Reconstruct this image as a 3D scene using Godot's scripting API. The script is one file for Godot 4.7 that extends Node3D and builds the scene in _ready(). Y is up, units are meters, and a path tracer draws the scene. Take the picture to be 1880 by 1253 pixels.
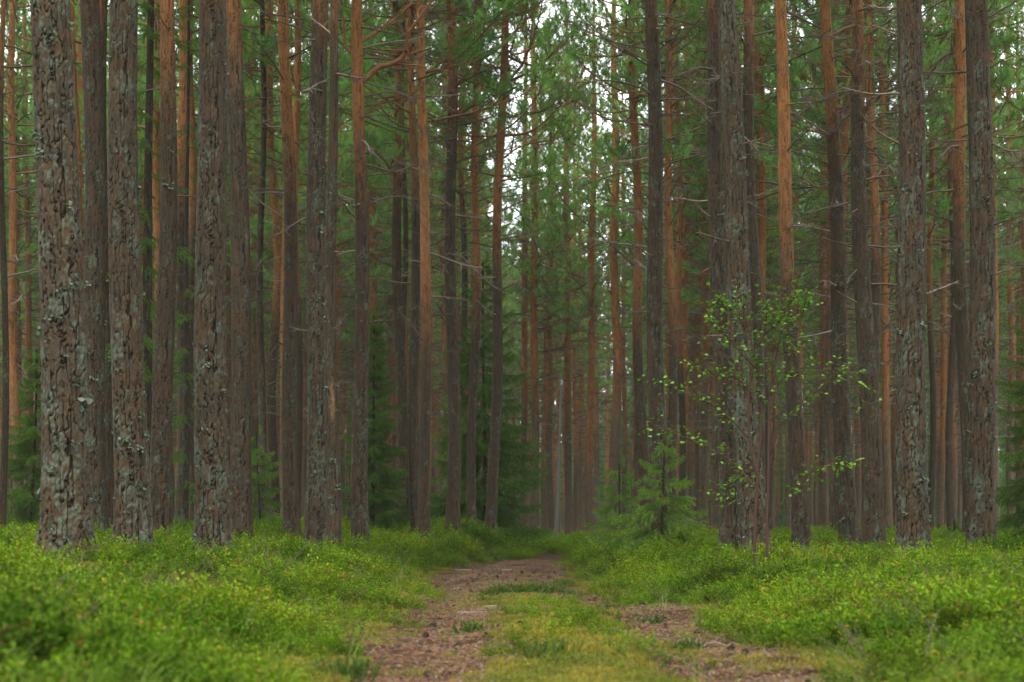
extends Node3D
# A straight-stemmed Scots pine wood under an overcast sky, seen from low over an old cart track.
# Camera: level, lens shifted upwards. F, CX, HV describe the photograph (1880 x 1253): a pixel gives a direction,
# the distance D comes from what the thing stands on and its usual size.
const F := 2700.0
const CX := 940.0
const HV := 965.0
const EYE := 0.62

var rng := RandomNumberGenerator.new()
var n_warp := FastNoiseLite.new()
var n_plate := FastNoiseLite.new()
var n_patch := FastNoiseLite.new()
var n_ground := FastNoiseLite.new()
var M := {}
var used := {}


func _ready() -> void:
	# ---------- camera
	var cam := Camera3D.new()
	cam.name = "camera"
	cam.projection = Camera3D.PROJECTION_FRUSTUM
	cam.near = 0.1
	cam.far = 600.0
	cam.size = cam.near * 1253.0 / F
	cam.frustum_offset = Vector2(0.0, cam.near * (HV - 626.5) / F)
	cam.position = Vector3(0, EYE, 0)
	var lens := CameraAttributesPhysical.new()
	lens.exposure_aperture = 3.0
	lens.frustum_focus_distance = 15.5
	lens.frustum_focal_length = 51.7
	lens.frustum_near = 0.1
	lens.frustum_far = 600.0
	cam.attributes = lens
	add_child(cam)
	cam.current = true
	# ---------- sky, haze, exposure
	var env := Environment.new()
	var sky_mat := ProceduralSkyMaterial.new()
	sky_mat.sky_top_color = Color(0.90, 0.92, 0.95)
	sky_mat.sky_horizon_color = Color(0.86, 0.88, 0.90)
	sky_mat.sky_curve = 0.2
	sky_mat.ground_horizon_color = Color(0.3, 0.32, 0.26)
	sky_mat.ground_bottom_color = Color(0.1, 0.1, 0.07)
	var sky := Sky.new()
	sky.sky_material = sky_mat
	env.background_mode = Environment.BG_SKY
	env.sky = sky
	env.tonemap_mode = Environment.TONE_MAPPER_LINEAR
	env.tonemap_exposure = 7.0
	env.fog_enabled = true
	env.fog_density = 0.0003
	env.fog_light_color = Color(0.86, 0.90, 0.86)
	env.sdfgi_enabled = true
	env.ssao_enabled = true
	env.ssil_enabled = true
	var world := WorldEnvironment.new()
	world.name = "world_environment"
	world.environment = env
	add_child(world)
	# ---------- the sun behind the cloud
	var sun := DirectionalLight3D.new()
	sun.name = "sun"
	sun.light_energy = 0.45
	sun.light_angular_distance = 50.0
	sun.light_color = Color(1.0, 0.98, 0.95)
	sun.shadow_enabled = true
	sun.rotation_degrees = Vector3(-74, -20, 0)
	add_child(sun)

	rng.seed = 7
	setup_noise()
	setup_materials()
	var t0 := Time.get_ticks_msec()
	build_ground()
	print("ground ", Time.get_ticks_msec() - t0)
	build_named_pines()
	print("named pines ", Time.get_ticks_msec() - t0)
	build_forest()
	print("forest ", Time.get_ticks_msec() - t0)
	build_spruces()
	print("spruces ", Time.get_ticks_msec() - t0)
	build_birch()
	print("birch ", Time.get_ticks_msec() - t0)
	build_ground_cover()
	print("cover ", Time.get_ticks_msec() - t0)
	build_small_things()
	print("small ", Time.get_ticks_msec() - t0)


# ------------------------------------------------------------------ helpers
func at(u: float, v: float, d: float) -> Vector3:
	return Vector3((u - CX) / F * d, EYE + (HV - v) / F * d, -d)


func ux(u: float, d: float) -> float:
	return (u - CX) / F * d


func numbered(called: String) -> String:
	if not used.has(called):
		used[called] = 0
		return called
	used[called] += 1
	return "%s_%03d" % [called, used[called]]


func tag(o: Node3D, label: String, category: String, group := "", kind := "") -> void:
	if label:
		o.set_meta("label", label)
	if category:
		o.set_meta("category", category)
	if group:
		o.set_meta("group", group)
	if kind:
		o.set_meta("kind", kind)


func thing(called: String, label: String, category: String, where: Vector3, group := "") -> Node3D:
	var o := Node3D.new()
	o.name = numbered(called)
	o.position = where
	tag(o, label, category, group)
	add_child(o)
	return o


func part(called: String, mesh: Mesh, mat: Material, parent: Node3D) -> MeshInstance3D:
	var o := MeshInstance3D.new()
	o.name = called
	o.mesh = mesh
	if mat:
		o.material_override = mat
	parent.add_child(o, true)
	return o


func single(called: String, mesh: Mesh, mat: Material, label: String, category: String, where: Vector3, group := "") -> MeshInstance3D:
	var o := MeshInstance3D.new()
	o.name = numbered(called)
	o.mesh = mesh
	o.material_override = mat
	o.position = where
	tag(o, label, category, group)
	add_child(o)
	return o


func scatter(called: String, mesh: Mesh, mat: Material, places: Array, tints: Array, label: String, category: String, parent: Node3D = null) -> MultiMeshInstance3D:
	var mm := MultiMesh.new()
	mm.transform_format = MultiMesh.TRANSFORM_3D
	mm.use_colors = tints.size() > 0
	mm.mesh = mesh
	mm.instance_count = places.size()
	for i in places.size():
		mm.set_instance_transform(i, places[i])
		if tints.size() > 0:
			mm.set_instance_color(i, tints[i])
	var o := MultiMeshInstance3D.new()
	o.multimesh = mm
	o.material_override = mat
	if parent:
		o.name = called
		parent.add_child(o, true)
		o.set_meta("kind", "stuff")
	else:
		o.name = numbered(called)
		tag(o, label, category, "", "stuff")
		add_child(o)
	return o


class Soup:
	var v := PackedVector3Array()
	var c := PackedColorArray()

	func tri(a: Vector3, b: Vector3, d: Vector3, col: Color) -> void:
		v.push_back(a)
		v.push_back(b)
		v.push_back(d)
		c.push_back(col)
		c.push_back(col)
		c.push_back(col)

	func quad(a: Vector3, b: Vector3, d: Vector3, e: Vector3, col: Color) -> void:
		tri(a, b, d, col)
		tri(a, d, e, col)

	func tube(pts: PackedVector3Array, r0: float, r1: float, sides: int, col: Color) -> void:
		var n := pts.size()
		var prev := PackedVector3Array()
		for i in n:
			var t: Vector3 = (pts[mini(i + 1, n - 1)] - pts[maxi(i - 1, 0)]).normalized()
			var s := t.cross(Vector3(0.31, 0.9, 0.27))
			if s.length_squared() < 0.01:
				s = t.cross(Vector3.RIGHT)
			s = s.normalized()
			var w := t.cross(s)
			var r := lerpf(r0, r1, float(i) / (n - 1))
			var ring := PackedVector3Array()
			for k in sides:
				var a := TAU * k / sides
				ring.push_back(pts[i] + (s * cos(a) + w * sin(a)) * r)
			if i > 0:
				for k in sides:
					var k2 := (k + 1) % sides
					quad(prev[k], ring[k], ring[k2], prev[k2], col)
			prev = ring

	func mesh() -> ArrayMesh:
		var a := []
		a.resize(Mesh.ARRAY_MAX)
		a[Mesh.ARRAY_VERTEX] = v
		a[Mesh.ARRAY_COLOR] = c
		var m := ArrayMesh.new()
		m.add_surface_from_arrays(Mesh.PRIMITIVE_TRIANGLES, a)
		return m


func rnd(a: float, b: float) -> float:
	return rng.randf_range(a, b)


func rdir() -> Vector3:
	var z := rnd(-1, 1)
	var a := rnd(0, TAU)
	var r := sqrt(1.0 - z * z)
	return Vector3(r * cos(a), z, r * sin(a))


func jit(c: Color, k: float) -> Color:
	var f := 1.0 + rnd(-k, k)
	return Color(c.r * f * (1.0 + rnd(-k, k) * 0.4), c.g * f, c.b * f * (1.0 + rnd(-k, k) * 0.4))


func sstep(a: float, b: float, x: float) -> float:
	var t := clampf((x - a) / (b - a), 0.0, 1.0)
	return t * t * (3.0 - 2.0 * t)


func setup_noise() -> void:
	n_warp.seed = 3
	n_warp.noise_type = FastNoiseLite.TYPE_SIMPLEX
	n_warp.frequency = 1.0
	n_warp.fractal_type = FastNoiseLite.FRACTAL_NONE
	n_plate.seed = 5
	n_plate.noise_type = FastNoiseLite.TYPE_CELLULAR
	n_plate.frequency = 1.0
	n_plate.fractal_type = FastNoiseLite.FRACTAL_NONE
	n_plate.cellular_distance_function = FastNoiseLite.DISTANCE_EUCLIDEAN
	n_plate.cellular_return_type = FastNoiseLite.RETURN_DISTANCE2_SUB
	n_patch.seed = 11
	n_patch.noise_type = FastNoiseLite.TYPE_SIMPLEX
	n_patch.frequency = 1.0
	n_patch.fractal_type = FastNoiseLite.FRACTAL_FBM
	n_patch.fractal_octaves = 3
	n_ground.seed = 21
	n_ground.noise_type = FastNoiseLite.TYPE_SIMPLEX
	n_ground.frequency = 1.0
	n_ground.fractal_type = FastNoiseLite.FRACTAL_FBM
	n_ground.fractal_octaves = 4


func noise_tex(size: int, freq: float, lo: Color, hi: Color, kind := FastNoiseLite.TYPE_SIMPLEX, sd := 1) -> NoiseTexture2D:
	var n := FastNoiseLite.new()
	n.seed = sd
	n.noise_type = kind
	n.frequency = freq
	n.fractal_octaves = 5
	n.fractal_gain = 0.6
	var t := NoiseTexture2D.new()
	t.width = size
	t.height = size
	t.seamless = true
	t.noise = n
	var g := Gradient.new()
	g.set_color(0, lo)
	g.set_color(1, hi)
	t.color_ramp = g
	return t


const BW := 768
const BHT := 1536
const BARK_LONG := 1.9
var bark_h := PackedFloat32Array()


# pine bark unrolled: long fissures, plates built of thin scales, fine grain; one turn of a 0.3 m stem wide, 1.9 m high
func bark_maps() -> Array:
	var cell := FastNoiseLite.new()
	cell.seed = 8
	cell.noise_type = FastNoiseLite.TYPE_CELLULAR
	cell.frequency = 1.0
	cell.fractal_type = FastNoiseLite.FRACTAL_NONE
	cell.cellular_return_type = FastNoiseLite.RETURN_CELL_VALUE
	bark_h.resize(BW * BHT)
	var alb := PackedByteArray()
	alb.resize(BW * BHT * 3)
	var hgt := PackedByteArray()
	hgt.resize(BW * BHT)
	var cx := PackedFloat32Array()
	var cz := PackedFloat32Array()
	for i in BW:
		cx.push_back(0.15 * cos(TAU * i / BW))
		cz.push_back(0.15 * sin(TAU * i / BW))
	for j in BHT:
		var y0 := BARK_LONG * j / BHT
		var mixk := clampf((float(j) / BHT - 0.88) / 0.12, 0.0, 1.0)
		for i in BW:
			var x := cx[i]
			var z := cz[i]
			var y := y0
			if mixk > 0.0 and n_warp.get_noise_3d(x * 22.0, y * 9.0, z * 22.0) * 0.5 + 0.5 < mixk:
				y = y0 - BARK_LONG
			var w1 := n_warp.get_noise_3d(x * 10.0, y * 6.0, z * 10.0)
			var w2 := n_warp.get_noise_3d(x * 34.0 + 9.0, y * 22.0, z * 34.0)
			var rg := absf(n_warp.get_noise_3d(x * 15.0 + w2 * 0.10, y * 2.3 + w1 * 0.3, z * 15.0) + 0.22 * w2)
			var fis := sstep(0.015, 0.15, rg)
			var c1 := cell.get_noise_3d(x * 30.0 + w1 * 0.5 + w2 * 0.22, y * 13.0 + w2 * 0.25, z * 30.0 + w1 * 0.4) * 0.5 + 0.5
			var c2 := cell.get_noise_3d(x * 70.0 + w2 * 0.35 + 5.0, y * 34.0 + w1 * 0.5, z * 70.0 + w2 * 0.3) * 0.5 + 0.5
			var gr := n_patch.get_noise_3d(x * 150.0, y * 60.0, z * 150.0)
			var h := clampf(fis * (0.46 + 0.30 * c1 + 0.17 * c2) + 0.09 * gr, 0.0, 1.0)
			var q := j * BW + i
			bark_h[q] = h
			hgt[q] = int(h * 255.0)
			var tone := lerpf(0.22, 0.72 + 0.22 * c1 + 0.16 * c2, fis) * (1.0 + 0.28 * gr)
			var red := clampf((c2 - 0.55) * 2.0 + (1.0 - fis) * 0.6, 0.0, 1.0)
			alb[q * 3] = int(255.0 * pow(clampf(tone * lerpf(0.98, 1.04, red), 0.0, 1.0), 0.4545))
			alb[q * 3 + 1] = int(255.0 * pow(clampf(tone * lerpf(1.0, 0.89, red), 0.0, 1.0), 0.4545))
			alb[q * 3 + 2] = int(255.0 * pow(clampf(tone * lerpf(1.0, 0.76, red), 0.0, 1.0), 0.4545))
	return [ImageTexture.create_from_image(Image.create_from_data(BW, BHT, false, Image.FORMAT_RGB8, alb)), ImageTexture.create_from_image(Image.create_from_data(BW, BHT, false, Image.FORMAT_L8, hgt))]


func setup_materials() -> void:
	var maps := bark_maps()
	var bark := StandardMaterial3D.new()
	bark.vertex_color_use_as_albedo = true
	bark.roughness = 0.9
	bark.metallic_specular = 0.25
	bark.albedo_texture = maps[0]
	bark.heightmap_enabled = true
	bark.heightmap_texture = maps[1]
	bark.heightmap_scale = 1.6
	M.bark = bark
	var wood := StandardMaterial3D.new()
	wood.vertex_color_use_as_albedo = true
	wood.roughness = 0.9
	wood.metallic_specular = 0.2
	M.wood = wood
	for row in [["needle", 0.55, Color(0.92, 1.0, 0.62)], ["leaf", 0.7, Color(0.65, 0.8, 0.15)], ["moss", 0.95, Color(0.3, 0.33, 0.12)]]:
		var m := StandardMaterial3D.new()
		m.vertex_color_use_as_albedo = true
		m.roughness = row[1]
		m.metallic_specular = 0.12
		m.backlight_enabled = true
		m.backlight = row[2]
		m.cull_mode = BaseMaterial3D.CULL_DISABLED
		M[row[0]] = m
	var ground := StandardMaterial3D.new()
	ground.vertex_color_use_as_albedo = true
	ground.roughness = 0.95
	ground.metallic_specular = 0.2
	ground.albedo_texture = noise_tex(1024, 0.02, Color(0.42, 0.40, 0.38), Color(1, 1, 1), FastNoiseLite.TYPE_SIMPLEX, 9)
	ground.uv1_triplanar = true
	ground.uv1_world_triplanar = true
	ground.uv1_scale = Vector3(0.9, 0.9, 0.9)
	ground.heightmap_enabled = true
	ground.heightmap_texture = noise_tex(1024, 0.02, Color(0, 0, 0), Color(1, 1, 1), FastNoiseLite.TYPE_SIMPLEX, 9)
	ground.heightmap_scale = 3.0
	M.ground = ground


# ------------------------------------------------------------------ the ground
# the track: distance, centre, half width
const TRACK := [[-60.0, 0.3, 0.95], [0.0, 0.27, 1.0], [5.7, 0.27, 1.02], [8.0, 0.24, 1.0], [10.0, 0.28, 0.9], [13.0, 0.05, 0.72], [17.0, -0.17, 0.78], [19.0, -0.15, 0.8], [21.0, 0.08, 0.62], [24.0, 0.5, 0.3], [27.0, 0.62, 0.14], [30.0, 0.72, 0.2], [40.0, 1.3, 0.1], [60.0, 2.25, 0.1], [100.0, 4.2, 0.1], [300.0, 14.0, 0.1]]


func track(d: float) -> Vector2:
	for i in range(1, TRACK.size()):
		if d < TRACK[i][0]:
			var a: Array = TRACK[i - 1]
			var b: Array = TRACK[i]
			var t := clampf((d - a[0]) / (b[0] - a[0]), 0.0, 1.0)
			return Vector2(lerpf(a[1], b[1], t), lerpf(a[2], b[2], t))
	return Vector2(14.0, 0.1)


func beside(x: float, d: float) -> float:
	# metres outside the track's edge, negative on it; ragged edge
	var tr := track(d)
	var off := x - tr.x
	return absf(off) - tr.y + 0.22 * n_warp.get_noise_2d(x * 0.9 + 7.0, d * 0.9)


func height(x: float, z: float) -> float:
	var d := -z
	var tr := track(d)
	var off := x - tr.x
	var out := absf(off) - tr.y
	var far := 1.0 - 0.5 * sstep(28.0, 60.0, d)
	var h := 0.0
	if off < 0.0:
		h = (0.11 + 0.12 * sstep(4.0, 10.5, d) + 0.006 * clampf(d - 10.0, 0.0, 16.0)) * sstep(-0.15, 1.3, out) + 0.10 * sstep(1.0, 2.6, out)
	else:
		h = (0.09 + 0.09 * sstep(4.0, 11.0, d)) * sstep(-0.15, 1.5, out) + 0.07 * sstep(1.5, 5.0, out)
	h *= far
	h += 0.26 * exp(-pow((x - 1.9) / 1.0, 2.0) - pow((d - 20.0) / 2.6, 2.0))
	h += 0.09 * exp(-pow((x + 1.3) / 0.7, 2.0) - pow((d - 4.2) / 0.9, 2.0))
	h += 0.2 * exp(-pow((x + 0.75) / 0.8, 2.0) - pow((d - 25.0) / 2.6, 2.0))
	if out < 0.3 and d < 60.0:
		h -= 0.05 * exp(-pow((absf(off) - 0.62) / 0.24, 2.0)) - 0.03 * exp(-pow(off / 0.35, 2.0))
	var rough := 0.35 + 0.65 * sstep(-0.1, 0.6, out)
	h += rough * (0.10 * n_ground.get_noise_2d(x * 0.45, z * 0.45) + 0.045 * n_ground.get_noise_2d(x * 2.2 + 9.0, z * 2.2))
	return h


# what covers the ground: x = bare litter, y = moss (both 0..1)
func cover(x: float, d: float) -> Vector2:
	var tr := track(d)
	var off := x - tr.x
	var out := absf(off) - tr.y
	var n := n_ground.get_noise_2d(x * 1.3 + 31.0, d * 1.3)
	var litter := 0.0
	if d < 12.5:
		litter = maxf(exp(-pow((off + 0.66) / 0.42, 4.0)), exp(-pow((off - 0.72) / 0.42, 4.0)))
	else:
		litter = 1.0 - sstep(-0.15, 0.2, out)
	litter = clampf(litter * 1.3 + n * 0.8 - 0.1, 0.0, 1.0)
	if out > 0.3:
		litter *= clampf(1.0 - (out - 0.3) * 3.0, 0.0, 1.0)
	return Vector2(litter, clampf(0.6 + 1.2 * n_ground.get_noise_2d(x * 0.8 - 12.0, d * 0.8 + 5.0), 0.0, 1.0))


func axis(lo: float, hi: float, fine: float, mid: float, grow: float) -> PackedFloat32Array:
	var right := PackedFloat32Array()
	var x := mid
	var s := fine
	while x < hi:
		right.push_back(x)
		x += s
		s *= grow
	right.push_back(hi)
	var left := PackedFloat32Array()
	x = mid - fine
	s = fine
	while x > lo:
		left.push_back(x)
		x -= s
		s *= grow
	left.push_back(lo)
	left.reverse()
	left.append_array(right)
	return left


func build_ground() -> void:
	var xs := axis(-260.0, 260.0, 0.06, 0.2, 1.022)
	var ds := axis(-120.0, 330.0, 0.06, 6.0, 1.018)
	var nx := xs.size()
	var nd := ds.size()
	var v := PackedVector3Array()
	var c := PackedColorArray()
	var idx := PackedInt32Array()
	v.resize(nx * nd)
	c.resize(nx * nd)
	var c_litter := Color(0.098, 0.054, 0.030)
	var c_litter2 := Color(0.068, 0.043, 0.028)
	var c_moss := Color(0.115, 0.112, 0.022)
	var c_moss2 := Color(0.07, 0.085, 0.018)
	var c_duff := Color(0.07, 0.05, 0.03)
	for i in nd:
		var d := ds[i]
		for j in nx:
			var x := xs[j]
			v[i * nx + j] = Vector3(x, height(x, -d), -d)
			var k := cover(x, d)
			var n := n_patch.get_noise_2d(x * 3.0, d * 3.0)
			var moss := c_moss.lerp(c_moss2, clampf(0.45 + n * 0.9, 0.0, 1.0))
			var floor_c := c_duff.lerp(moss, k.y)
			c[i * nx + j] = floor_c.lerp(c_litter.lerp(c_litter2, clampf(0.5 + n, 0.0, 1.0)), k.x)
	for i in nd - 1:
		for j in nx - 1:
			var a := i * nx + j
			idx.append_array([a, a + nx, a + 1, a + 1, a + nx, a + nx + 1])
	var st := []
	st.resize(Mesh.ARRAY_MAX)
	st[Mesh.ARRAY_VERTEX] = v
	st[Mesh.ARRAY_COLOR] = c
	st[Mesh.ARRAY_INDEX] = idx
	var nrm := PackedVector3Array()
	nrm.resize(v.size())
	for i in nd:
		for j in nx:
			var a := v[i * nx + maxi(j - 1, 0)]
			var b := v[i * nx + mini(j + 1, nx - 1)]
			var e := v[maxi(i - 1, 0) * nx + j]
			var f := v[mini(i + 1, nd - 1) * nx + j]
			nrm[i * nx + j] = (b - a).cross(f - e).normalized()
	st[Mesh.ARRAY_NORMAL] = nrm
	var m := ArrayMesh.new()
	m.add_surface_from_arrays(Mesh.PRIMITIVE_TRIANGLES, st)
	var o := MeshInstance3D.new()
	o.name = "ground"
	o.mesh = m
	o.material_override = M.ground
	o.set_meta("kind", "structure")
	add_child(o)
	print("ground verts ", v.size())


# ------------------------------------------------------------------ bark
class Stem:
	# the middle line and the radius of a trunk, in the tree's own axes
	var lean := Vector2.ZERO      # x and z offset at y_top
	var y_top := 3.6
	var bow := 0.0
	var bow_at := 0.5
	var wob := 0.01
	var ph := 0.0
	var r0 := 0.15
	var r1 := 0.12                # at y_top
	var tall := 20.0

	func mid(y: float) -> Vector3:
		var t := y / y_top
		var k := t if t < 1.0 else 1.0 + (1.0 - exp(-(t - 1.0) * 1.5)) * 0.5
		var b := bow * exp(-pow((t - bow_at) / 0.22, 2.0))
		return Vector3(lean.x * k + b + wob * sin(y * 1.1 + ph), y, lean.y * k + wob * cos(y * 0.9 + ph * 1.7))

	func radius(y: float) -> float:
		if y < y_top:
			return lerpf(r0, r1, maxf(y, 0.0) / y_top) + r0 * 0.42 * exp(-maxf(y, 0.0) / 0.2)
		return maxf(0.012, lerpf(r1, 0.015, pow((y - y_top) / maxf(tall - y_top, 0.1), 1.15)))


func make_trunk(s: Stem, step: float, fine_to: float, orange_y: float, lichen: float, sd: float, rust := 0.5, scar := Vector3.ZERO, pale := 1.0) -> ArrayMesh:  # pale: lightens the lower bark, brightness painted in for trunks deep in the wood
	var around := clampi(int(ceil(TAU * s.r0 / step)), 14, 120)
	var ys := PackedFloat32Array()
	var y := -0.35
	while y < s.tall:
		ys.push_back(y)
		if y < fine_to:
			y += step * 1.25
		else:
			y += 0.35
	ys.push_back(s.tall)
	var rows := ys.size()
	var cols := around + 1
	var v := PackedVector3Array()
	var c := PackedColorArray()
	v.resize(rows * cols)
	c.resize(rows * cols)
	var uv := PackedVector2Array()
	uv.resize(rows * cols)
	var grey := Color(0.042, 0.035, 0.0245)
	var brown := Color(0.058, 0.037, 0.021)
	var orange := Color(0.29, 0.128, 0.044)
	var orange2 := Color(0.155, 0.075, 0.037)
	var lich := Color(0.056, 0.067, 0.048)
	var lich2 := Color(0.08, 0.096, 0.072)
	var cs := PackedVector2Array()
	for j in cols:
		var a := TAU * (j % around) / around
		cs.push_back(Vector2(cos(a), sin(a)))
	var off := Vector3(sd * 17.3, sd * 5.1, sd * 9.7)
	for i in rows:
		y = ys[i]
		var mid := s.mid(y)
		var r := s.radius(y)
		var up := sstep(orange_y - 1.6, orange_y + 1.4, y)
		var depth := lerpf(0.019, 0.005, sstep(0.0, 1.0, maxf(up, clampf(y / 9.0, 0.0, 0.8)))) * clampf(r / 0.13, 0.35, 1.25)
		var low := 1.0 - sstep(0.6, 4.5, y)
		var vv := fposmod(y / BARK_LONG + sd * 0.37, 1.0)
		for j in cols - 1:
			var dx := cs[j].x
			var dz := cs[j].y
			var lobes := 1.0 + 0.035 * sin(3.0 * (j * TAU / around) + sd) + 0.10 * exp(-maxf(y, 0.0) / 0.18) * sin(5.0 * (j * TAU / around) + sd * 3.0)
			var p := Vector3(dx * r, y, dz * r) + off
			var plate := bark_h[(int(vv * BHT) % BHT) * BW + (int(float(j) / around * BW) % BW)]
			var grain := n_patch.get_noise_3d(p.x * 45.0, p.y * 26.0, p.z * 45.0)
			var big := n_patch.get_noise_3d(p.x * 7.0, p.y * 3.4, p.z * 7.0)
			var disp := depth * (plate - 0.55)
			# colour: bark matter, times a pale gain that paints light into far trunks
			var tone := clampf(0.55 + big * 1.1 + grain * 0.55 - rust * 0.6 + 0.3, 0.0, 1.0)
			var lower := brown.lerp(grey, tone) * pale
			var upper := orange.lerp(orange2, clampf(0.3 + grain * 1.0 + big * 0.7, 0.0, 1.0))
			var k := clampf(up * 1.25 + (grain * 0.5 + big * 0.7) * (1.0 - absf(up * 2.0 - 1.0)) - 0.12, 0.0, 1.0)
			var col := lower.lerp(upper, k)
			col = col * (1.0 + 0.3 * grain)
			if lichen > 0.0:
				var l := n_patch.get_noise_3d(p.x * 26.0 + 80.0, p.y * 20.0, p.z * 26.0) + 1.0 * n_patch.get_noise_3d(p.x * 5.0, p.y * 2.0 + 60.0, p.z * 5.0)
				var th := 0.60 - lichen * (0.26 + 0.24 * low)
				var lk := sstep(th, th + 0.12, l) * sstep(0.15, 0.45, plate) * (1.0 - 0.8 * k)
				if lk > 0.0:
					col = col.lerp(lich.lerp(lich2, clampf(0.5 + grain * 1.2, 0.0, 1.0)), lk * 0.85)
					disp += lk * (0.002 + 0.003 * maxf(0.0, grain))
			if scar.z > 0.0:
				var ang := atan2(dz, dx)
				var inx := absf(angle_difference(ang, PI / 2.0 + scar.x)) / 0.32
				var iny := absf(y - scar.y) / scar.z
				var m := sstep(1.0, 0.75, sqrt(inx * inx + iny * iny) + 0.25 * grain)
				col = col.lerp(Color(0.20, 0.115, 0.055) * (1.0 + 0.5 * grain), m)
				disp = lerpf(disp, -0.012, m)
			var rr := (r * lobes + disp)
			v[i * cols + j] = Vector3(mid.x + dx * rr, y, mid.z + dz * rr)
			c[i * cols + j] = col
			uv[i * cols + j] = Vector2(float(j) / around, y / BARK_LONG + sd * 0.37)
		uv[i * cols + cols - 1] = Vector2(1.0, y / BARK_LONG + sd * 0.37)
		v[i * cols + cols - 1] = v[i * cols]
		c[i * cols + cols - 1] = c[i * cols]
	return grid_mesh(v, c, uv, rows, cols)


func grid_mesh(v: PackedVector3Array, c: PackedColorArray, uv: PackedVector2Array, rows: int, cols: int) -> ArrayMesh:
	var idx := PackedInt32Array()
	idx.resize((rows - 1) * (cols - 1) * 6)
	var k := 0
	for i in rows - 1:
		for j in cols - 1:
			var a := i * cols + j
			idx[k] = a
			idx[k + 1] = a + 1
			idx[k + 2] = a + cols
			idx[k + 3] = a + 1
			idx[k + 4] = a + cols + 1
			idx[k + 5] = a + cols
			k += 6
	var nrm := PackedVector3Array()
	nrm.resize(v.size())
	for i in rows:
		var iu := mini(i + 1, rows - 1) * cols
		var il := maxi(i - 1, 0) * cols
		for j in cols:
			var jr := j + 1 if j < cols - 1 else 1
			var jl := j - 1 if j > 0 else cols - 2
			nrm[i * cols + j] = (v[iu + j] - v[il + j]).cross(v[i * cols + jr] - v[i * cols + jl]).normalized()
	var st := []
	st.resize(Mesh.ARRAY_MAX)
	st[Mesh.ARRAY_VERTEX] = v
	st[Mesh.ARRAY_COLOR] = c
	st[Mesh.ARRAY_INDEX] = idx
	st[Mesh.ARRAY_NORMAL] = nrm
	st[Mesh.ARRAY_TEX_UV] = uv
	var m := ArrayMesh.new()
	m.add_surface_from_arrays(Mesh.PRIMITIVE_TRIANGLES, st)
	return m


# ------------------------------------------------------------------ branches and needles
func curve_pts(start: Vector3, dir: Vector3, length: float, n: int, bend: Vector3, wild: float) -> PackedVector3Array:
	var pts := PackedVector3Array([start])
	var p := start
	var d := dir.normalized()
	for i in n:
		d = (d + bend / n + rdir() * wild).normalized()
		p += d * length / n
		pts.push_back(p)
	return pts


func dead_branch(w: Soup, start: Vector3, az: float, el: float, length: float, r: float, twigs: int) -> void:
	var col := jit(Color(0.08, 0.061, 0.045) if rng.randf() < 0.68 else Color(0.13, 0.11, 0.086), 0.25)
	var dir := Vector3(cos(az) * cos(el), sin(el), sin(az) * cos(el))
	var pts := curve_pts(start, dir, length, 7, Vector3(0, rnd(-0.5, 0.55), 0), 0.17)
	w.tube(pts, r, r * 0.28, 4, col)
	for k in twigs:
		var s := rnd(0.22, 1.0)
		var i := mini(int(s * 7.0), 6)
		var p := pts[i].lerp(pts[i + 1], s * 7.0 - i)
		var md := (pts[i + 1] - pts[i]).normalized()
		var side := (rdir() * Vector3(1, 0.55, 1))
		var td := (md * 0.55 + side.normalized() * 0.8).normalized()
		var tl := length * rnd(0.12, 0.38) * (1.15 - s * 0.5)
		var tp := curve_pts(p, td, tl, 4, Vector3(0, rnd(-0.5, 0.5), 0), 0.22)
		w.tube(tp, r * 0.34, r * 0.1, 3, col)
		for q in 3:
			var b := tp[1 + q]
			var bd := ((tp[1 + q] - tp[q]).normalized() * 0.6 + rdir() * 0.8).normalized()
			var tip := b + bd * tl * rnd(0.25, 0.5)
			var sd := bd.cross(rdir()).normalized() * r * 0.16
			w.tri(b - sd, b + sd, tip, col)
			w.tri(b - sd.cross(bd), b + sd.cross(bd), tip, col)


func tuft(nd: Soup, p: Vector3, dir: Vector3, length: float, n: int, nl: float, wd: float, col: Color) -> void:
	var s := dir.cross(rdir())
	if s.length_squared() < 0.001:
		s = dir.cross(Vector3.RIGHT)
	s = s.normalized()
	var w := dir.cross(s)
	for k in n:
		var t := (k + 0.5) / n
		var a := k * 2.4 + rng.randf()
		var out := s * cos(a) + w * sin(a)
		var nn := (dir * (0.55 + t * 0.6) + out * 0.8).normalized()
		var b := p + dir * length * t
		var side := nn.cross(out + dir * 0.3).normalized() * wd
		nd.tri(b - side, b + side, b + nn * nl * (0.75 + 0.5 * rng.randf()), col)


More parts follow.
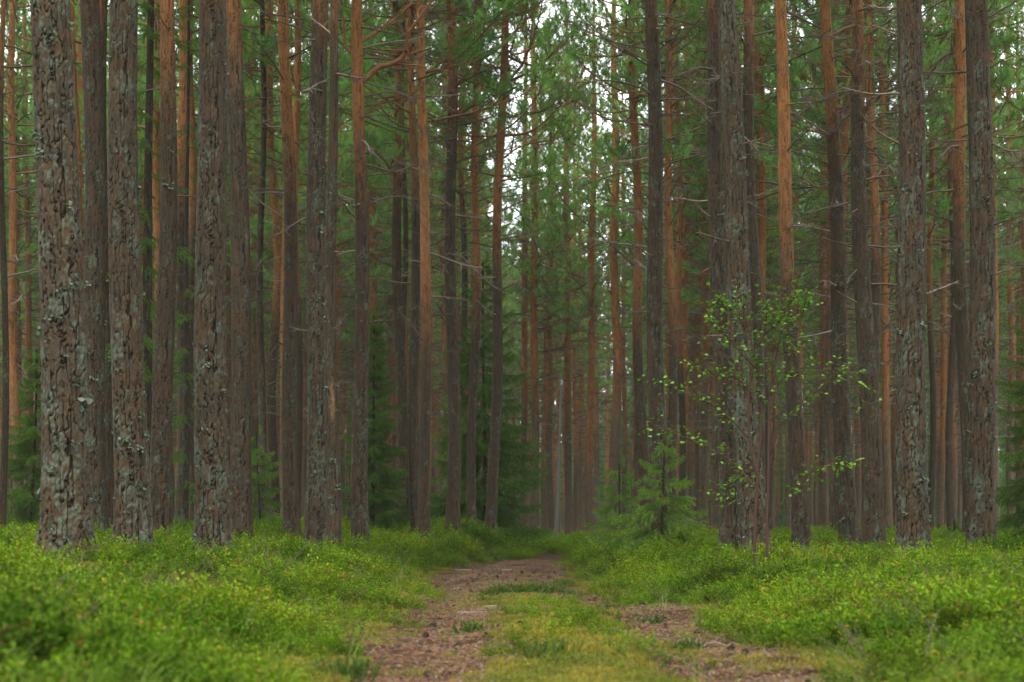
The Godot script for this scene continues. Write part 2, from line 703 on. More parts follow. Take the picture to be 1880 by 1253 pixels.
func live_branch(w: Soup, nd: Soup, start: Vector3, az: float, el: float, length: float, r: float, dens: float, ncol: Color, needles := 16, bare := 0.3) -> void:
	var dir := Vector3(cos(az) * cos(el), sin(el), sin(az) * cos(el))
	var pts := curve_pts(start, dir, length, 7, Vector3(0, rnd(0.1, 0.75), 0), 0.13)
	var wcol := jit(Color(0.15, 0.075, 0.04), 0.2)
	w.tube(pts, r, r * 0.25, 4, wcol)
	var ns := int(10.0 * dens)
	for k in ns:
		var s := bare + (1.0 - bare) * (k + rng.randf()) / ns
		s = minf(s, 0.999)
		var i := mini(int(s * 7.0), 6)
		var p := pts[i].lerp(pts[i + 1], s * 7.0 - i)
		var md := (pts[i + 1] - pts[i]).normalized()
		var lat := md.cross(Vector3.UP).normalized() * (1.0 if k % 2 == 0 else -1.0)
		var td := (md * 0.7 + lat * rnd(0.35, 1.0) + Vector3.UP * rnd(-0.05, 0.55)).normalized()
		var tl := length * rnd(0.18, 0.4) * (1.25 - s * 0.7)
		var tp := curve_pts(p, td, tl, 4, Vector3(0, 0.45, 0), 0.18)
		w.tube(tp, r * 0.32, r * 0.1, 3, wcol)
		var tc := jit(ncol, 0.45)
		for q in 6:
			var b: Vector3 = tp[4] if q == 0 else tp[1 + q % 4].lerp(tp[mini(2 + q % 4, 4)], rng.randf())
			var bd := ((tp[4] - tp[2]).normalized() * 0.7 + rdir() * (0.15 if q == 0 else 0.75) + Vector3.UP * 0.35).normalized()
			tuft(nd, b, bd, rnd(0.10, 0.20), needles, 0.075, 0.0052, tc)
	tuft(nd, pts[7], (pts[7] - pts[6]).normalized(), 0.2, needles, 0.065, 0.0042, jit(ncol, 0.2))


# a crown for a 20 m pine whose stem stands on the own axis
func make_crown(base: float, top: float, spread: float, count: int) -> Array:
	var w := Soup.new()
	var nd := Soup.new()
	var ncol := Color(0.140, 0.25, 0.068).lerp(Color(0.115, 0.22, 0.086), rng.randf())
	for k in count:
		var t := (k + rng.randf()) / count
		var y := lerpf(base, top, pow(t, 0.9))
		var l := spread * lerpf(0.75, 1.0, sin(clampf(t * 1.4, 0.0, 1.0) * PI * 0.5)) * pow(1.02 - t, 0.55) * rnd(0.65, 1.15)
		live_branch(w, nd, Vector3(0, y, 0), k * 2.4 + rnd(-0.5, 0.5), lerpf(-0.05, 0.75, t) + rnd(-0.15, 0.15), maxf(l, 0.35), 0.012 + 0.014 * l / spread, 0.75 + 0.35 * (1.0 - t), ncol, 25, lerpf(0.34, 0.12, t))
	return [w.mesh(), nd.mesh()]


func make_dead(lo: float, hi: float, count: int) -> ArrayMesh:
	var w := Soup.new()
	for k in count:
		var y := lerpf(lo, hi, (k + rng.randf()) / count)
		var l := rnd(0.4, 1.1) + 1.3 * sstep(lo, hi, y) * rng.randf()
		dead_branch(w, Vector3(0, y, 0), rnd(0, TAU), rnd(-0.25, 0.4), l, rnd(0.009, 0.019), int(6 + l * 5.0))
	return w.mesh()


# ------------------------------------------------------------------ the pines one can tell apart
# u at the top of the picture, u at the base, width there (both in px), D, v where the bark turns orange, bow (px, at share), lichen, dead branches (from v, count), label
var crowns := []
const PINES := [
	[88, 122, 73, 88, 9.7, -500, 0, 0.5, 0.85, 0, 0, "thickest grey-brown pine with horizontal tufts of lichen, leafy sprig at its foot"],
	[222, 238, 52, 66, 11.6, -250, 0, 0.5, 0.8, 0, 0, "thick pine trunk with pale lichen flakes, beside the thickest pine"],
	[162, 178, 36, 46, 15.6, -40, 0, 0.5, 0.55, 0, 0, "rusty pine squeezed between the two thick lichen-flecked trunks"],
	[186, 200, 18, 24, 19.0, 60, 0, 0.5, 0.3, 0, 0, "narrow pine half hidden behind the second thick lichen-flecked trunk"],
	[133, 150, 18, 22, 27.0, 420, 0, 0.5, 0.0, 0, 0, "narrow orange pine showing beside the thickest trunk"],
	[288, 292, 17, 23, 30.0, 520, 0, 0.5, 0.0, 0, 0, "bright orange pine behind the lichen-grey spruce stem"],
	[310, 298, 27, 42, 16.0, 190, 0, 0.5, 0.35, 120, 3, "pine with small grey snag stub, beside the spruce stem"],
	[333, 333, 18, 25, 23.5, 330, 0, 0.5, 0.15, 60, 6, "red-brown pine with hanging spruce bough in front of it"],
	[352, 350, 14, 19, 27.0, 380, 0, 0.5, 0.1, 100, 5, "thin red pine behind the broad fissured lichen trunk"],
	[385, 391, 51, 66, 12.5, -60, 0, 0.5, 0.75, 0, 0, "broad deeply fissured pine with whitish scuffed lower bark"],
	[428, 448, 32, 41, 15.5, 120, 0, 0.5, 0.2, 40, 3, "dark brown pine leaning against the broad fissured trunk's side"],
	[484, 477, 9, 16, 26.0, -300, 0, 0.5, 0.9, 100, 8, "thin grey lichen-covered pole beside a young green spruce"],
	[490, 503, 15, 18, 32.0, 560, 10, 0.55, 0.0, 60, 12, "crooked bright orange pine behind the grey pole"],
	[525, 537, 21, 31, 19.0, 330, 0, 0.5, 0.1, 120, 6, "slim pine with orange top and dark fissured foot"],
	[541, 546, 13, 16, 24.0, 500, 0, 0.5, 0.0, 80, 8, "orange pine hidden behind the slim dark-footed trunk"],
	[586, 580, 30, 48, 16.0, 60, 0, 0.5, 0.6, 60, 5, "grey pine joined at the foot with a scarred neighbour"],
	[608, 610, 15, 29, 15.0, 60, 0, 0.5, 0.5, 60, 4, "slender pine with a torn pale strip of bare wood"],
	[660, 665, 21, 33, 18.5, 350, 0, 0.5, 0.4, 200, 9, "straight pine with a heavy forking side branch high up"],
	[727, 737, 15, 22, 27.0, 300, 0, 0.5, 0.35, 60, 14, "thin pine standing beside the dark drooping spruce"],
	[741, 742, 8, 11, 31.0, -200, 0, 0.5, 0.5, 60, 16, "thin dark pole behind the pine beside the drooping spruce"],
	[757, 763, 13, 21, 23.0, 280, 0, 0.5, 0.45, 60, 14, "straight grey twin of the swollen orange pine"],
	[768, 783, 16, 23, 22.0, 560, 9, 0.7, 0.2, 40, 10, "orange pine with a swollen crooked stem high up"],
	[828, 832, 17, 26, 24.0, 170, 0, 0.5, 0.3, 30, 34, "rough brown pine ringed with many bare dead branches"],
	[848, 852, 10, 13, 33.0, 350, 0, 0.5, 0.2, 30, 20, "thin pine behind the branch-ringed rough brown one"],
	[878, 867, 12, 18, 27.0, 520, 0, 0.5, 0.35, 60, 22, "slim orange pine in front of the tall layered spruce"],
	[925, 903, 14, 22, 25.0, 420, 0, 0.5, 0.15, 100, 18, "reddish pine with long limbs sweeping out over the track"],
	[1160, 1182, 13, 22, 30.0, 560, 0, 0.5, 0.3, 350, 20, "pine with one long dead limb reaching over the track"],
	[1195, 1212, 24, 35, 19.0, 30, 0, 0.5, 0.4, 60, 24, "dark scaly pine rising behind the bright young spruce"],
	[1226, 1238, 13, 19, 28.0, 560, 0, 0.5, 0.2, 40, 26, "orange pine just behind the dark scaly one"],
	[1243, 1253, 10, 14, 33.0, 620, 0, 0.5, 0.0, 40, 22, "thin orange pine second behind the dark scaly one"],
	[1307, 1338, 24, 38, 15.8, 20, 0, 0.5, 0.45, 40, 10, "brown pine pressed against the lichen-crusted trunk behind the birch"],
	[1331, 1388, 37, 54, 15.0, -300, 0, 0.5, 0.95, 60, 6, "lichen-crusted grey pine directly behind the birch sapling"],
	[1370, 1398, 20, 26, 23.0, 60, 0, 0.5, 0.4, 20, 16, "scaly pine with an upright black snag, behind the lichen-crusted one"],
	[1392, 1412, 10, 14, 30.0, 560, 0, 0.5, 0.0, 20, 14, "thin orange pine showing past the lichen-crusted trunk"],
	[1428, 1470, 21, 34, 16.5, 520, 0, 0.5, 0.2, 60, 4, "leaning pine with smooth red-orange stem and grey foot"],
	[1518, 1561, 21, 37, 18.5, 260, 0, 0.5, 0.4, 30, 18, "leaning brown pine with a bushy grey twig cluster"],
	[1556, 1540, 10, 21, 27.0, 560, 0, 0.5, 0.2, 30, 24, "orange pine glimpsed between two leaning brown trunks"],
	[1573, 1602, 22, 42, 17.5, 150, 0, 0.5, 0.3, 40, 20, "fissured dark-footed pine leaning beside the twiggy brown one"],
	[1598, 1612, 16, 20, 26.0, 420, 0, 0.5, 0.2, 20, 30, "yellow-brown pine full of dead branches behind the dark-footed one"],
	[1668, 1678, 46, 60, 14.0, -50, 0, 0.5, 0.8, 60, 3, "thick flaky pine with shaggy lichen around its foot"],
	[1707, 1712, 9, 13, 31.0, 560, 0, 0.5, 0.0, 40, 24, "thin pine behind the thick flaky one, with stiff dead twigs"],
	[1761, 1778, 20, 27, 19.0, 420, 0, 0.5, 0.2, 60, 10, "smooth orange pine passing behind the grey flaking trunk"],
	[1750, 1746, 9, 15, 30.0, 300, 0, 0.5, 0.1, 200, 14, "slim brown pine above the small bright spruce seedling"],
	[1797, 1805, 42, 53, 14.7, -150, 0, 0.5, 0.65, 60, 3, "grey pine with flaking bark and dark knots, beside spruce boughs"],
	[1, 4, 9, 14, 17.0, 200, 0, 0.5, 0.2, 60, 10, "dark slim pine at the end of the thick-trunked row"],
]


func build_named_pines() -> void:
	for k in 5:
		crowns.append(make_crown([6.0, 7.2, 8.6, 6.6, 9.4][k], 20.0, [2.6, 2.9, 2.4, 3.0, 2.6][k], [74, 68, 61, 72, 59][k]))
	var verts := 0
	for i in PINES.size():
		var p: Array = PINES[i]
		var d: float = p[4]
		var x := ux(p[1], d)
		var g := height(x, -d)
		var s := Stem.new()
		s.y_top = EYE + HV / F * d - g
		s.lean = Vector2(ux(p[0], d) - x, rnd(-0.1, 0.1))
		s.bow = p[6] * d / F
		s.bow_at = p[7]
		s.wob = 0.008 + 0.0010 * d
		s.ph = i * 1.7
		s.r0 = p[3] * d / F * 0.47
		s.r1 = p[2] * d / F * 0.47
		s.tall = maxf(17.5 + fmod(i * 1.37, 4.0), s.y_top + 7.0)
		var oy: float = EYE + (HV - p[5]) / F * d - g + (0.6 if d < 21.0 else 0.0)
		var scar := Vector3.ZERO
		if i == 16:
			scar = Vector3(-0.35, EYE + (HV - 735) / F * d - g, 0.26)
		var t := thing("pine_tree", p[11], "pine tree", Vector3(x, g, -d), "pines standing beside the track")
		var mesh := make_trunk(s, d * 0.00105, s.y_top + 0.2, oy, p[8], i + 1.0, 0.35 + 0.3 * fmod(i * 0.61, 1.0), scar)
		verts += mesh.surface_get_array_len(0)
		part("trunk", mesh, M.bark, t)
		# bare branches and stubs on the stem
		if p[10] > 0:
			var w := Soup.new()
			var lo: float = maxf(1.5, EYE + (HV - 640.0) / F * d - g)
			var hi: float = s.y_top + 1.5
			for k in int(p[10] * 2.8):
				var y := lerpf(lo, hi, pow((k + rng.randf()) / (p[10] * 2.8), 0.8))
				var az := rnd(0, TAU)
				var l := rnd(0.25, 0.9) + 1.4 * rng.randf() * sstep(lo, hi, y)
				if d < 17.0:
					l *= 0.55
				dead_branch(w, s.mid(y), az, rnd(-0.25, 0.4), l, rnd(0.008, 0.017), int(6 + l * 7.0))
			part("dead_branches", w.mesh(), M.wood, t)
		if p[8] > 0.3 and d < 20.0:
			add_lichen(t, s, p[8], d)
		named_limbs(i, t, s, d, g)
		var cr: Array = crowns[i % 5] if d > 21.0 else crowns[2 + 2 * (i % 2)]
		var m := s.mid(s.tall)
		var sx := (0.9 if d > 21.0 else 0.68) + 0.2 * fmod(i * 0.37, 1.0)
		var sc := Vector3(sx, (s.tall + 0.3) / 20.0, sx)
		# the crown sits on the upper stem, turned for each tree
		var rot := Basis(Vector3.UP, i * 1.9).scaled(sc)
		for kk in 2:
			var o := part(["branches", "crown"][kk], cr[kk], [M.wood, M.needle][kk], t)
			o.transform = Transform3D(rot, Vector3(m.x, 0, m.z))
	print("named trunk verts ", verts)


func add_lichen(t: Node3D, s: Stem, amount: float, d: float) -> void:
	var l := Soup.new()
	var n := int(60.0 * amount)
	for k in n:
		var y := pow(rng.randf(), 1.3) * minf(s.y_top, 4.5)
		var a := rnd(0, TAU)
		var out := Vector3(cos(a), 0, sin(a))
		var p := s.mid(y) + out * (s.radius(y) + 0.002)
		var size := rnd(0.010, 0.026)
		if rng.randf() < 0.12:
			size *= 1.5
		var tang := out.cross(Vector3.UP)
		for q in 9:
			var o := p + (tang * rnd(-1.6, 1.6) + Vector3.UP * rnd(-1, 1)) * size
			var dir := (out * 0.7 + tang * rnd(-1, 1) + Vector3.UP * rnd(-1, 0.8)).normalized()
			var sd := dir.cross(out + rdir() * 0.4).normalized() * size * 0.45
			var col := jit(Color(0.080, 0.102, 0.073), 0.35)
			var b := o + dir * size * 0.7
			l.tri(o - sd * 0.4, o + sd * 0.4, b + sd, col)
			l.tri(o - sd * 0.4, b + sd, b - sd, col)
			l.tri(b - sd, b + sd, b + dir * size * 0.3 + out * size * 0.2, col)
	part("lichen", l.mesh(), M.moss, t).set_meta("kind", "stuff")


func limb(t: Node3D, s: Stem, d: float, g: float, pix: Array, r0: float, called := "branch", green := 0.0, twigs := 14, depth := 0.0) -> void:
	# a limb that one can pick out: its line in the tree's own plane, leaning a little towards or away
	var pts := PackedVector3Array()
	for k in pix.size():
		var q := at(pix[k][0], pix[k][1], d)
		var f := float(k) / (pix.size() - 1)
		var loc := Vector3(q.x - t.position.x, q.y - g, depth * f)
		if k == 0:
			loc = s.mid(loc.y)
		pts.push_back(loc)
	var fine := PackedVector3Array()
	for k in pts.size() - 1:
		var p0 := pts[maxi(k - 1, 0)]
		var p3 := pts[mini(k + 2, pts.size() - 1)]
		for q in 5:
			fine.push_back(pts[k].cubic_interpolate(pts[k + 1], p0, p3, q / 5.0) + rdir() * r0 * 0.18)
	fine.push_back(pts[pts.size() - 1])
	var w := Soup.new()
	var col := Color(0.16, 0.078, 0.042) if green > 0.0 else Color(0.09, 0.068, 0.052)
	r0 *= 0.72
	w.tube(fine, r0, r0 * 0.3, 7, col)
	var nd := Soup.new()
	var n := fine.size()
	for k in twigs:
		var f := 0.25 + 0.75 * (k + rng.randf()) / twigs
		var i := clampi(int(f * (n - 1)), 1, n - 2)
		var md := (fine[i + 1] - fine[i - 1]).normalized()
		var side := (md * 0.8 + rdir() * 0.9 + Vector3.UP * 0.25).normalized()
		var l := rnd(0.35, 0.9) * (1.2 - 0.5 * f)
		var tp := curve_pts(fine[i], side, l, 5, Vector3(0, rnd(-0.1, 0.7), 0), 0.2)
		w.tube(tp, r0 * 0.3, 0.002, 3, jit(col, 0.2))
		for q in 4:
			var b := tp[2 + q % 4]
			var bd := ((tp[2 + q % 4] - tp[1 + q % 4]).normalized() + rdir() * 0.8).normalized()
			var e := b + bd * rnd(0.12, 0.3)
			var sdv := bd.cross(rdir()).normalized() * 0.002
			w.tri(b - sdv, b + sdv, e, col)
			if rng.randf() < green * f:
				tuft(nd, e - bd * 0.1, bd, 0.13, 20, 0.06, 0.003, jit(Color(0.05, 0.09, 0.028), 0.3))
				tuft(nd, b, (bd + Vector3.UP * 0.5).normalized(), 0.1, 16, 0.06, 0.003, jit(Color(0.05, 0.09, 0.028), 0.3))
	var o := part(called, w.mesh(), M.wood, t)
	if nd.v.size():
		part("needles", nd.mesh(), M.needle, o)


func named_limbs(i: int, t: Node3D, s: Stem, d: float, g: float) -> void:
	match i:
		17:
			limb(t, s, d, g, [[663, 165], [690, 130], [740, 112], [752, 70], [800, 5], [830, -40]], 0.055, "branch", 0.6, 12, 0.3)
			limb(t, s, d, g, [[668, 85], [700, 45], [745, 0], [760, -40]], 0.04, "branch", 0.5, 10, -0.4)
			limb(t, s, d, g, [[652, 110], [636, 85], [630, 30], [612, -10]], 0.035, "branch", 0.3, 9, 0.2)
			limb(t, s, d, g, [[668, 110], [700, 104], [745, 105], [780, 90]], 0.022, "dead_branch", 0.0, 14, -0.2)
			limb(t, s, d, g, [[668, 182], [720, 175], [765, 192], [830, 192]], 0.018, "dead_branch", 0.0, 14, 0.4)
			limb(t, s, d, g, [[670, 325], [725, 318], [770, 308], [795, 330]], 0.016, "dead_branch", 0.0, 14, 0.2)
			limb(t, s, d, g, [[670, 385], [700, 362], [745, 358], [785, 395]], 0.016, "dead_branch", 0.0, 12, -0.3)
		22:
			limb(t, s, d, g, [[830, 165], [870, 120], [930, 70], [990, 0], [1010, -40]], 0.04, "branch", 0.7, 16, -0.3)
			limb(t, s, d, g, [[830, 80], [870, 55], [930, 40], [1000, 25]], 0.035, "branch", 0.7, 14, 0.4)
			limb(t, s, d, g, [[832, 292], [880, 265], [945, 230], [985, 185], [1000, 150]], 0.03, "branch", 0.5, 16, 0.3)
		25:
			limb(t, s, d, g, [[924, 160], [960, 120], [985, 60], [1000, -10]], 0.04, "branch", 0.9, 18, 0.4)
			limb(t, s, d, g, [[920, 100], [985, 115], [1040, 70], [1090, 45]], 0.035, "branch", 1.0, 22, -0.4)
			limb(t, s, d, g, [[918, 250], [980, 240], [1040, 185], [1075, 130]], 0.03, "branch", 0.8, 20, 0.2)
			limb(t, s, d, g, [[915, 295], [960, 265], [1020, 250], [1060, 220]], 0.025, "branch", 0.6, 18, -0.3)
		26:
			limb(t, s, d, g, [[1163, 495], [1120, 450], [1080, 420], [1035, 380], [1020, 350]], 0.035, "dead_branch", 0.0, 16, 0.5)
			limb(t, s, d, g, [[1168, 600], [1120, 600], [1075, 585], [1040, 575]], 0.02, "dead_branch", 0.0, 14, 0.2)
		27:
			limb(t, s, d, g, [[1190, 50], [1165, 55], [1130, 40], [1110, 10]], 0.022, "branch", 0.7, 14, -0.3)
			limb(t, s, d, g, [[1190, 233], [1150, 228], [1110, 225], [1070, 205]], 0.02, "dead_branch", 0.0, 18, 0.3)
			limb(t, s, d, g, [[1192, 140], [1230, 138], [1270, 136], [1300, 150]], 0.018, "dead_branch", 0.0, 14, -0.2)
		35:
			limb(t, s, d, g, [[1527, 70], [1550, 55], [1563, 35], [1575, 0]], 0.045, "branch", 0.4, 8, 0.2)
			limb(t, s, d, g, [[1535, 330], [1500, 345], [1465, 325], [1440, 330]], 0.014, "dead_branch", 0.0, 14, 0.1)
		37:
			limb(t, s, d, g, [[1585, 225], [1610, 205], [1650, 195], [1690, 180]], 0.022, "dead_branch", 0.0, 12, -0.4)
			limb(t, s, d, g, [[1587, 262], [1620, 250], [1655, 248], [1700, 230]], 0.02, "dead_branch", 0.0, 12, -0.3)
		41:
			limb(t, s, d, g, [[1762, 90], [1735, 100], [1715, 130], [1690, 140]], 0.028, "dead_branch", 0.0, 12, -0.4)
			limb(t, s, d, g, [[1765, 265], [1740, 275], [1715, 300], [1690, 315]], 0.03, "dead_branch", 0.0, 14, 0.3)
		43:
			limb(t, s, d, g, [[1815, 40], [1850, 15], [1885, -5]], 0.02, "dead_branch", 0.0, 10, 0.2)
			limb(t, s, d, g, [[1815, 250], [1850, 285], [1890, 280]], 0.016, "dead_branch", 0.0, 12, 0.3)


# ------------------------------------------------------------------ the wood behind, beside and over the camera
func build_forest() -> void:
	var trunks := []
	var dead := []
	for k in 6:
		var s := Stem.new()
		s.y_top = 12.0
		s.lean = Vector2(rnd(-0.22, 0.22), rnd(-0.2, 0.2))
		s.bow = rnd(-0.08, 0.08)
		s.wob = 0.03
		s.ph = k * 2.1
		s.r0 = [0.13, 0.115, 0.145, 0.10, 0.135, 0.12][k]
		s.r1 = s.r0 * 0.72
		s.tall = 20.0
		trunks.append(make_trunk(s, 0.034, 16.0, [4.4, 2.9, 5.2, 2.4, 4.4, 3.5][k], [0.3, 0.0, 0.4, 0.1, 0.2, 0.0][k], 60.0 + k, 0.8, Vector3.ZERO, 2.0))  # last value lightens far bark, standing in for light inside the wood
	for k in 4:
		dead.append(make_dead(2.4, 10.0, 84))
	var says := [
		"distant pine with grey lower trunk turning orange high up",
		"distant slender pine orange almost to its foot",
		"distant stout pine with grey trunk below a full crown",
		"distant thin pole-like pine with vivid orange stem",
		"distant straight pine with brown stem fading to orange",
		"distant medium pine with reddish stem and many dead twigs"]
	var taken := []
	for p in PINES:
		taken.append(Vector2(ux(p[1], p[4]), p[4]))
	var placed := 0
	var tries := 0
	var end_row := [[982, 47], [998, 55], [1010, 52], [1026, 66], [1043, 50], [1058, 60], [1067, 63], [1080, 46], [1094, 70], [1112, 78], [1130, 43], [1148, 57], [962, 50], [1035, 84]]
	for q in end_row:
		var d: float = q[1]
		var x := ux(q[0], d)
		taken.append(Vector2(x, d))
		var k := placed % 6
		var t := thing("pine_tree", says[k], "pine tree", Vector3(x, height(x, -d) - 0.05, -d), "pines of the wood beyond")
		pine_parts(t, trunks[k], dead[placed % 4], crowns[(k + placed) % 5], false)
		placed += 1
	while placed < 255 and tries < 20000:
		tries += 1
		var d := sqrt(rnd(28.0 * 28.0, 82.0 * 82.0))
		var x := rnd(-0.40, 0.40) * d
		var tr := track(d)
		if d < 50.0 and absf(x - tr.x) < 2.1 or d > 52.0 and absf(x - 0.04 * d) < 5.5 * sstep(50.0, 58.0, d) * sstep(84.0, 78.0, d):
			continue
		var ok := true
		for q: Vector2 in taken:
			if q.distance_squared_to(Vector2(x, d)) < 2.2:
				ok = false
				break
		if not ok:
			continue
		taken.append(Vector2(x, d))
		var k := rng.randi() % 6
		var t := thing("pine_tree", says[k], "pine tree", Vector3(x, height(x, -d) - 0.05, -d), "pines of the wood beyond")
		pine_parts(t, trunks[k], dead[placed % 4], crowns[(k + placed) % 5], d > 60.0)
		placed += 1
	# the pale dead stem leaning beside the track
	var w := Stem.new()
	var dd := 42.0
	w.y_top = 4.3
	w.lean = Vector2(0.16, 0.1)
	w.r0 = 0.075
	w.r1 = 0.05
	w.tall = 4.6
	var ps := thing("dead_pole", "pale barkless dead stem leaning beside the far track", "dead tree", Vector3(ux(1020, dd), height(ux(1020, dd), -dd), -dd))
	var g := Soup.new()
	var pts := PackedVector3Array()
	for k in 16:
		pts.push_back(w.mid(-0.2 + 4.8 * k / 15.0))
	g.tube(pts, 0.06, 0.035, 9, Color(0.10, 0.095, 0.08))
	part("trunk", g.mesh(), M.wood, ps)
	var gs := Soup.new()
	for k in 5:
		dead_branch(gs, w.mid(2.0 + 0.5 * k), rnd(0, TAU), rnd(-0.2, 0.5), rnd(0.2, 0.6), 0.008, 3)
	part("dead_branches", gs.mesh(), M.wood, ps)
	# farther off, and round the camera outside the picture, the wood reads as one mass
	var spots := []
	for k in 480:
		var d := sqrt(rnd(82.0 * 82.0, 122.0 * 122.0))
		spots.append(Vector2(rnd(-0.42, 0.42) * d, d))
	for k in 1500:
		if spots.size() > 660:
			break
		var a := rnd(0, TAU)
		var r := sqrt(rnd(3.5 * 3.5, 46.0 * 46.0))
		var q := Vector2(cos(a) * r, sin(a) * r)
		if q.y > 0.5 and absf(q.x) < 0.40 * q.y + 1.2:
			continue
		if absf(q.x - 0.3) < 2.2:
			continue
		spots.append(q)
	var where := [[], [], [], [], []]
	var thicket := []
	for k in spots.size():
		var q: Vector2 = spots[k]
		var sc := rnd(0.88, 1.1)
		where[k % 5].append(Transform3D(Basis(Vector3.UP, rnd(0, TAU)).scaled(Vector3(sc, sc, sc)), Vector3(q.x, height(q.x, -q.y) - 0.05, -q.y)))
	for k in 1500:
		var d := rnd(108.0, 160.0)
		var x := rnd(-0.42, 0.42) * d
		var sc := rnd(0.40, 0.85)
		thicket.append(Transform3D(Basis(Vector3.UP, rnd(0, TAU)).scaled(Vector3(sc, sc, sc)), Vector3(x, height(x, -d) - 6.4 * sc, -d)))
	scatter("forest", crowns[0][1], M.needle, thicket, [], "thicket of low young pines far between the trunks", "forest")
	for k in 5:
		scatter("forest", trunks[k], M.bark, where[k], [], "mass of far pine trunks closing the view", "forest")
		scatter("forest", crowns[k][1], M.needle, where[k], [], "mass of far pine crowns closing the view", "forest")
		scatter("forest", crowns[k][0], M.wood, where[k], [], "mass of far pine branches closing the view", "forest")


func pine_parts(t: Node3D, trunk: Mesh, deadm: Mesh, crown: Array, plain: bool) -> void:
	var sc := rnd(0.86, 1.1)
	t.rotation.y = rnd(0, TAU)
	var th := rnd(0.8, 1.15)
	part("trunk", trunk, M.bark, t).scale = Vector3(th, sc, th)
	var b := part("branches", crown[0], M.wood, t)
	var c := part("crown", crown[1], M.needle, t)
	b.rotation.y = rnd(0, TAU)
	c.rotation.y = b.rotation.y
	b.scale = Vector3(sc, sc, sc)
	c.scale = b.scale
	if not plain or rng.randf() < 0.5:
		var o := part("dead_branches", deadm, M.wood, t)
		o.rotation.y = rnd(0, TAU)
		o.scale = Vector3(sc, sc, sc)


# ------------------------------------------------------------------ spruces
# one bough of length 1 along +x, drooping, with side shoots full of short needles
func make_bough(shoots: int, nl: float, fresh: float, scale_needles: float) -> Array:
	var w := Soup.new()
	var nd := Soup.new()
	var pts := PackedVector3Array()
	for i in 9:
		var s := i / 8.0
		pts.push_back(Vector3(s, -0.42 * s + 0.26 * s * s * s, 0.02 * sin(s * 5.0)))
	w.tube(pts, 0.011, 0.003, 4, Color(0.055, 0.042, 0.03))
	var dark := Color(0.055, 0.113, 0.024)
	var lite := Color(0.150, 0.255, 0.042)
	for k in shoots:
		var s := 0.12 + 0.88 * (k + 0.5) / shoots
		var i := mini(int(s * 8.0), 7)
		var p := pts[i].lerp(pts[i + 1], s * 8.0 - i)
		var sgn := 1.0 if k % 2 == 0 else -1.0
		var ln := (0.34 * (1.0 - s) + 0.13) * rnd(0.75, 1.2)
		var dir := Vector3(0.65, rnd(-1.3, 0.0), sgn * rnd(0.3, 1.0)).normalized()
		var sp := curve_pts(p, dir, ln, 4, Vector3(0.2, -0.45, 0), 0.1)
		w.tube(sp, 0.004, 0.0015, 3, Color(0.06, 0.045, 0.025))
		var cnt := int(ln / 0.014 / scale_needles)
		for q in cnt:
			var f := (q + 0.5) / cnt * 4.0
			var b := sp[mini(int(f), 3)].lerp(sp[mini(int(f), 3) + 1], f - mini(int(f), 3))
			var md := (sp[4] - sp[0]).normalized()
			var col := jit(dark.lerp(lite, clampf(fresh * 0.6 + sstep(0.55, 1.0, f / 4.0) * fresh + rnd(-0.15, 0.15), 0.0, 1.0)), 0.2)
			for m in 3:
				var o := (md * 0.7 + rdir() + Vector3.UP * 0.2).normalized()
				var sd := o.cross(rdir()).normalized() * 0.0050 * scale_needles
				nd.tri(b - sd, b + sd, b + o * nl * rnd(0.8, 1.25), col)
	return [w.mesh(), nd.mesh()]


func spruce(label: String, x: float, d: float, tall: float, from: float, reach: float, bough: Array, gap: float, sparse := 0.0, group := "spruces among the pines", r := 0.0) -> void:
	var g := height(x, -d)
	var t := thing("spruce_tree", label, "spruce tree", Vector3(x, g, -d), group)
	var s := Stem.new()
	s.y_top = tall * 0.6
	s.lean = Vector2(rnd(-0.08, 0.08), rnd(-0.08, 0.08))
	s.r0 = r if r > 0.0 else tall * 0.008 + 0.006
	s.r1 = s.r0 * 0.5
	s.tall = tall
	part("trunk", make_trunk(s, maxf(0.02, d * 0.0012), tall, 90.0, 0.7 if tall > 5.0 else 0.0, x * 3.0 + d, 0.2), M.bark, t)
	var places := []
	var y := from
	var k := 0
	while y < tall - 0.05:
		var f := (y - from) / (tall - from)
		var l := reach * pow(1.02 - f, 0.62)
		var n := 5 if l > 0.4 else 4
		for q in n:
			if rng.randf() < sparse:
				continue
			var az := k * 0.9 + TAU * q / n + rnd(-0.3, 0.3)
			var ll := l * rnd(0.5, 1.25)
			var b := Basis(Vector3.UP, az) * Basis(Vector3.BACK, lerpf(-0.12, 0.75, f * f) + rnd(-0.12, 0.12)) * Basis(Vector3.RIGHT, rnd(-0.3, 0.3))
			var wide := clampf(ll, 0.35, 1.6)
			places.append(Transform3D(b * Basis.from_scale(Vector3(ll, wide, wide)), s.mid(y + rnd(-0.06, 0.06))))
		k += 1
		y += gap * (1.0 - 0.45 * f)
	places.append(Transform3D(Basis(Vector3.BACK, PI / 2) * Basis.from_scale(Vector3(0.3, 0.3, 0.3) * clampf(reach, 0.4, 1.0)), s.mid(tall - 0.1)))
	scatter("branches", bough[0], M.wood, places, [], "", "", t)
	scatter("crown", bough[1], M.needle, places, [], "", "", t)


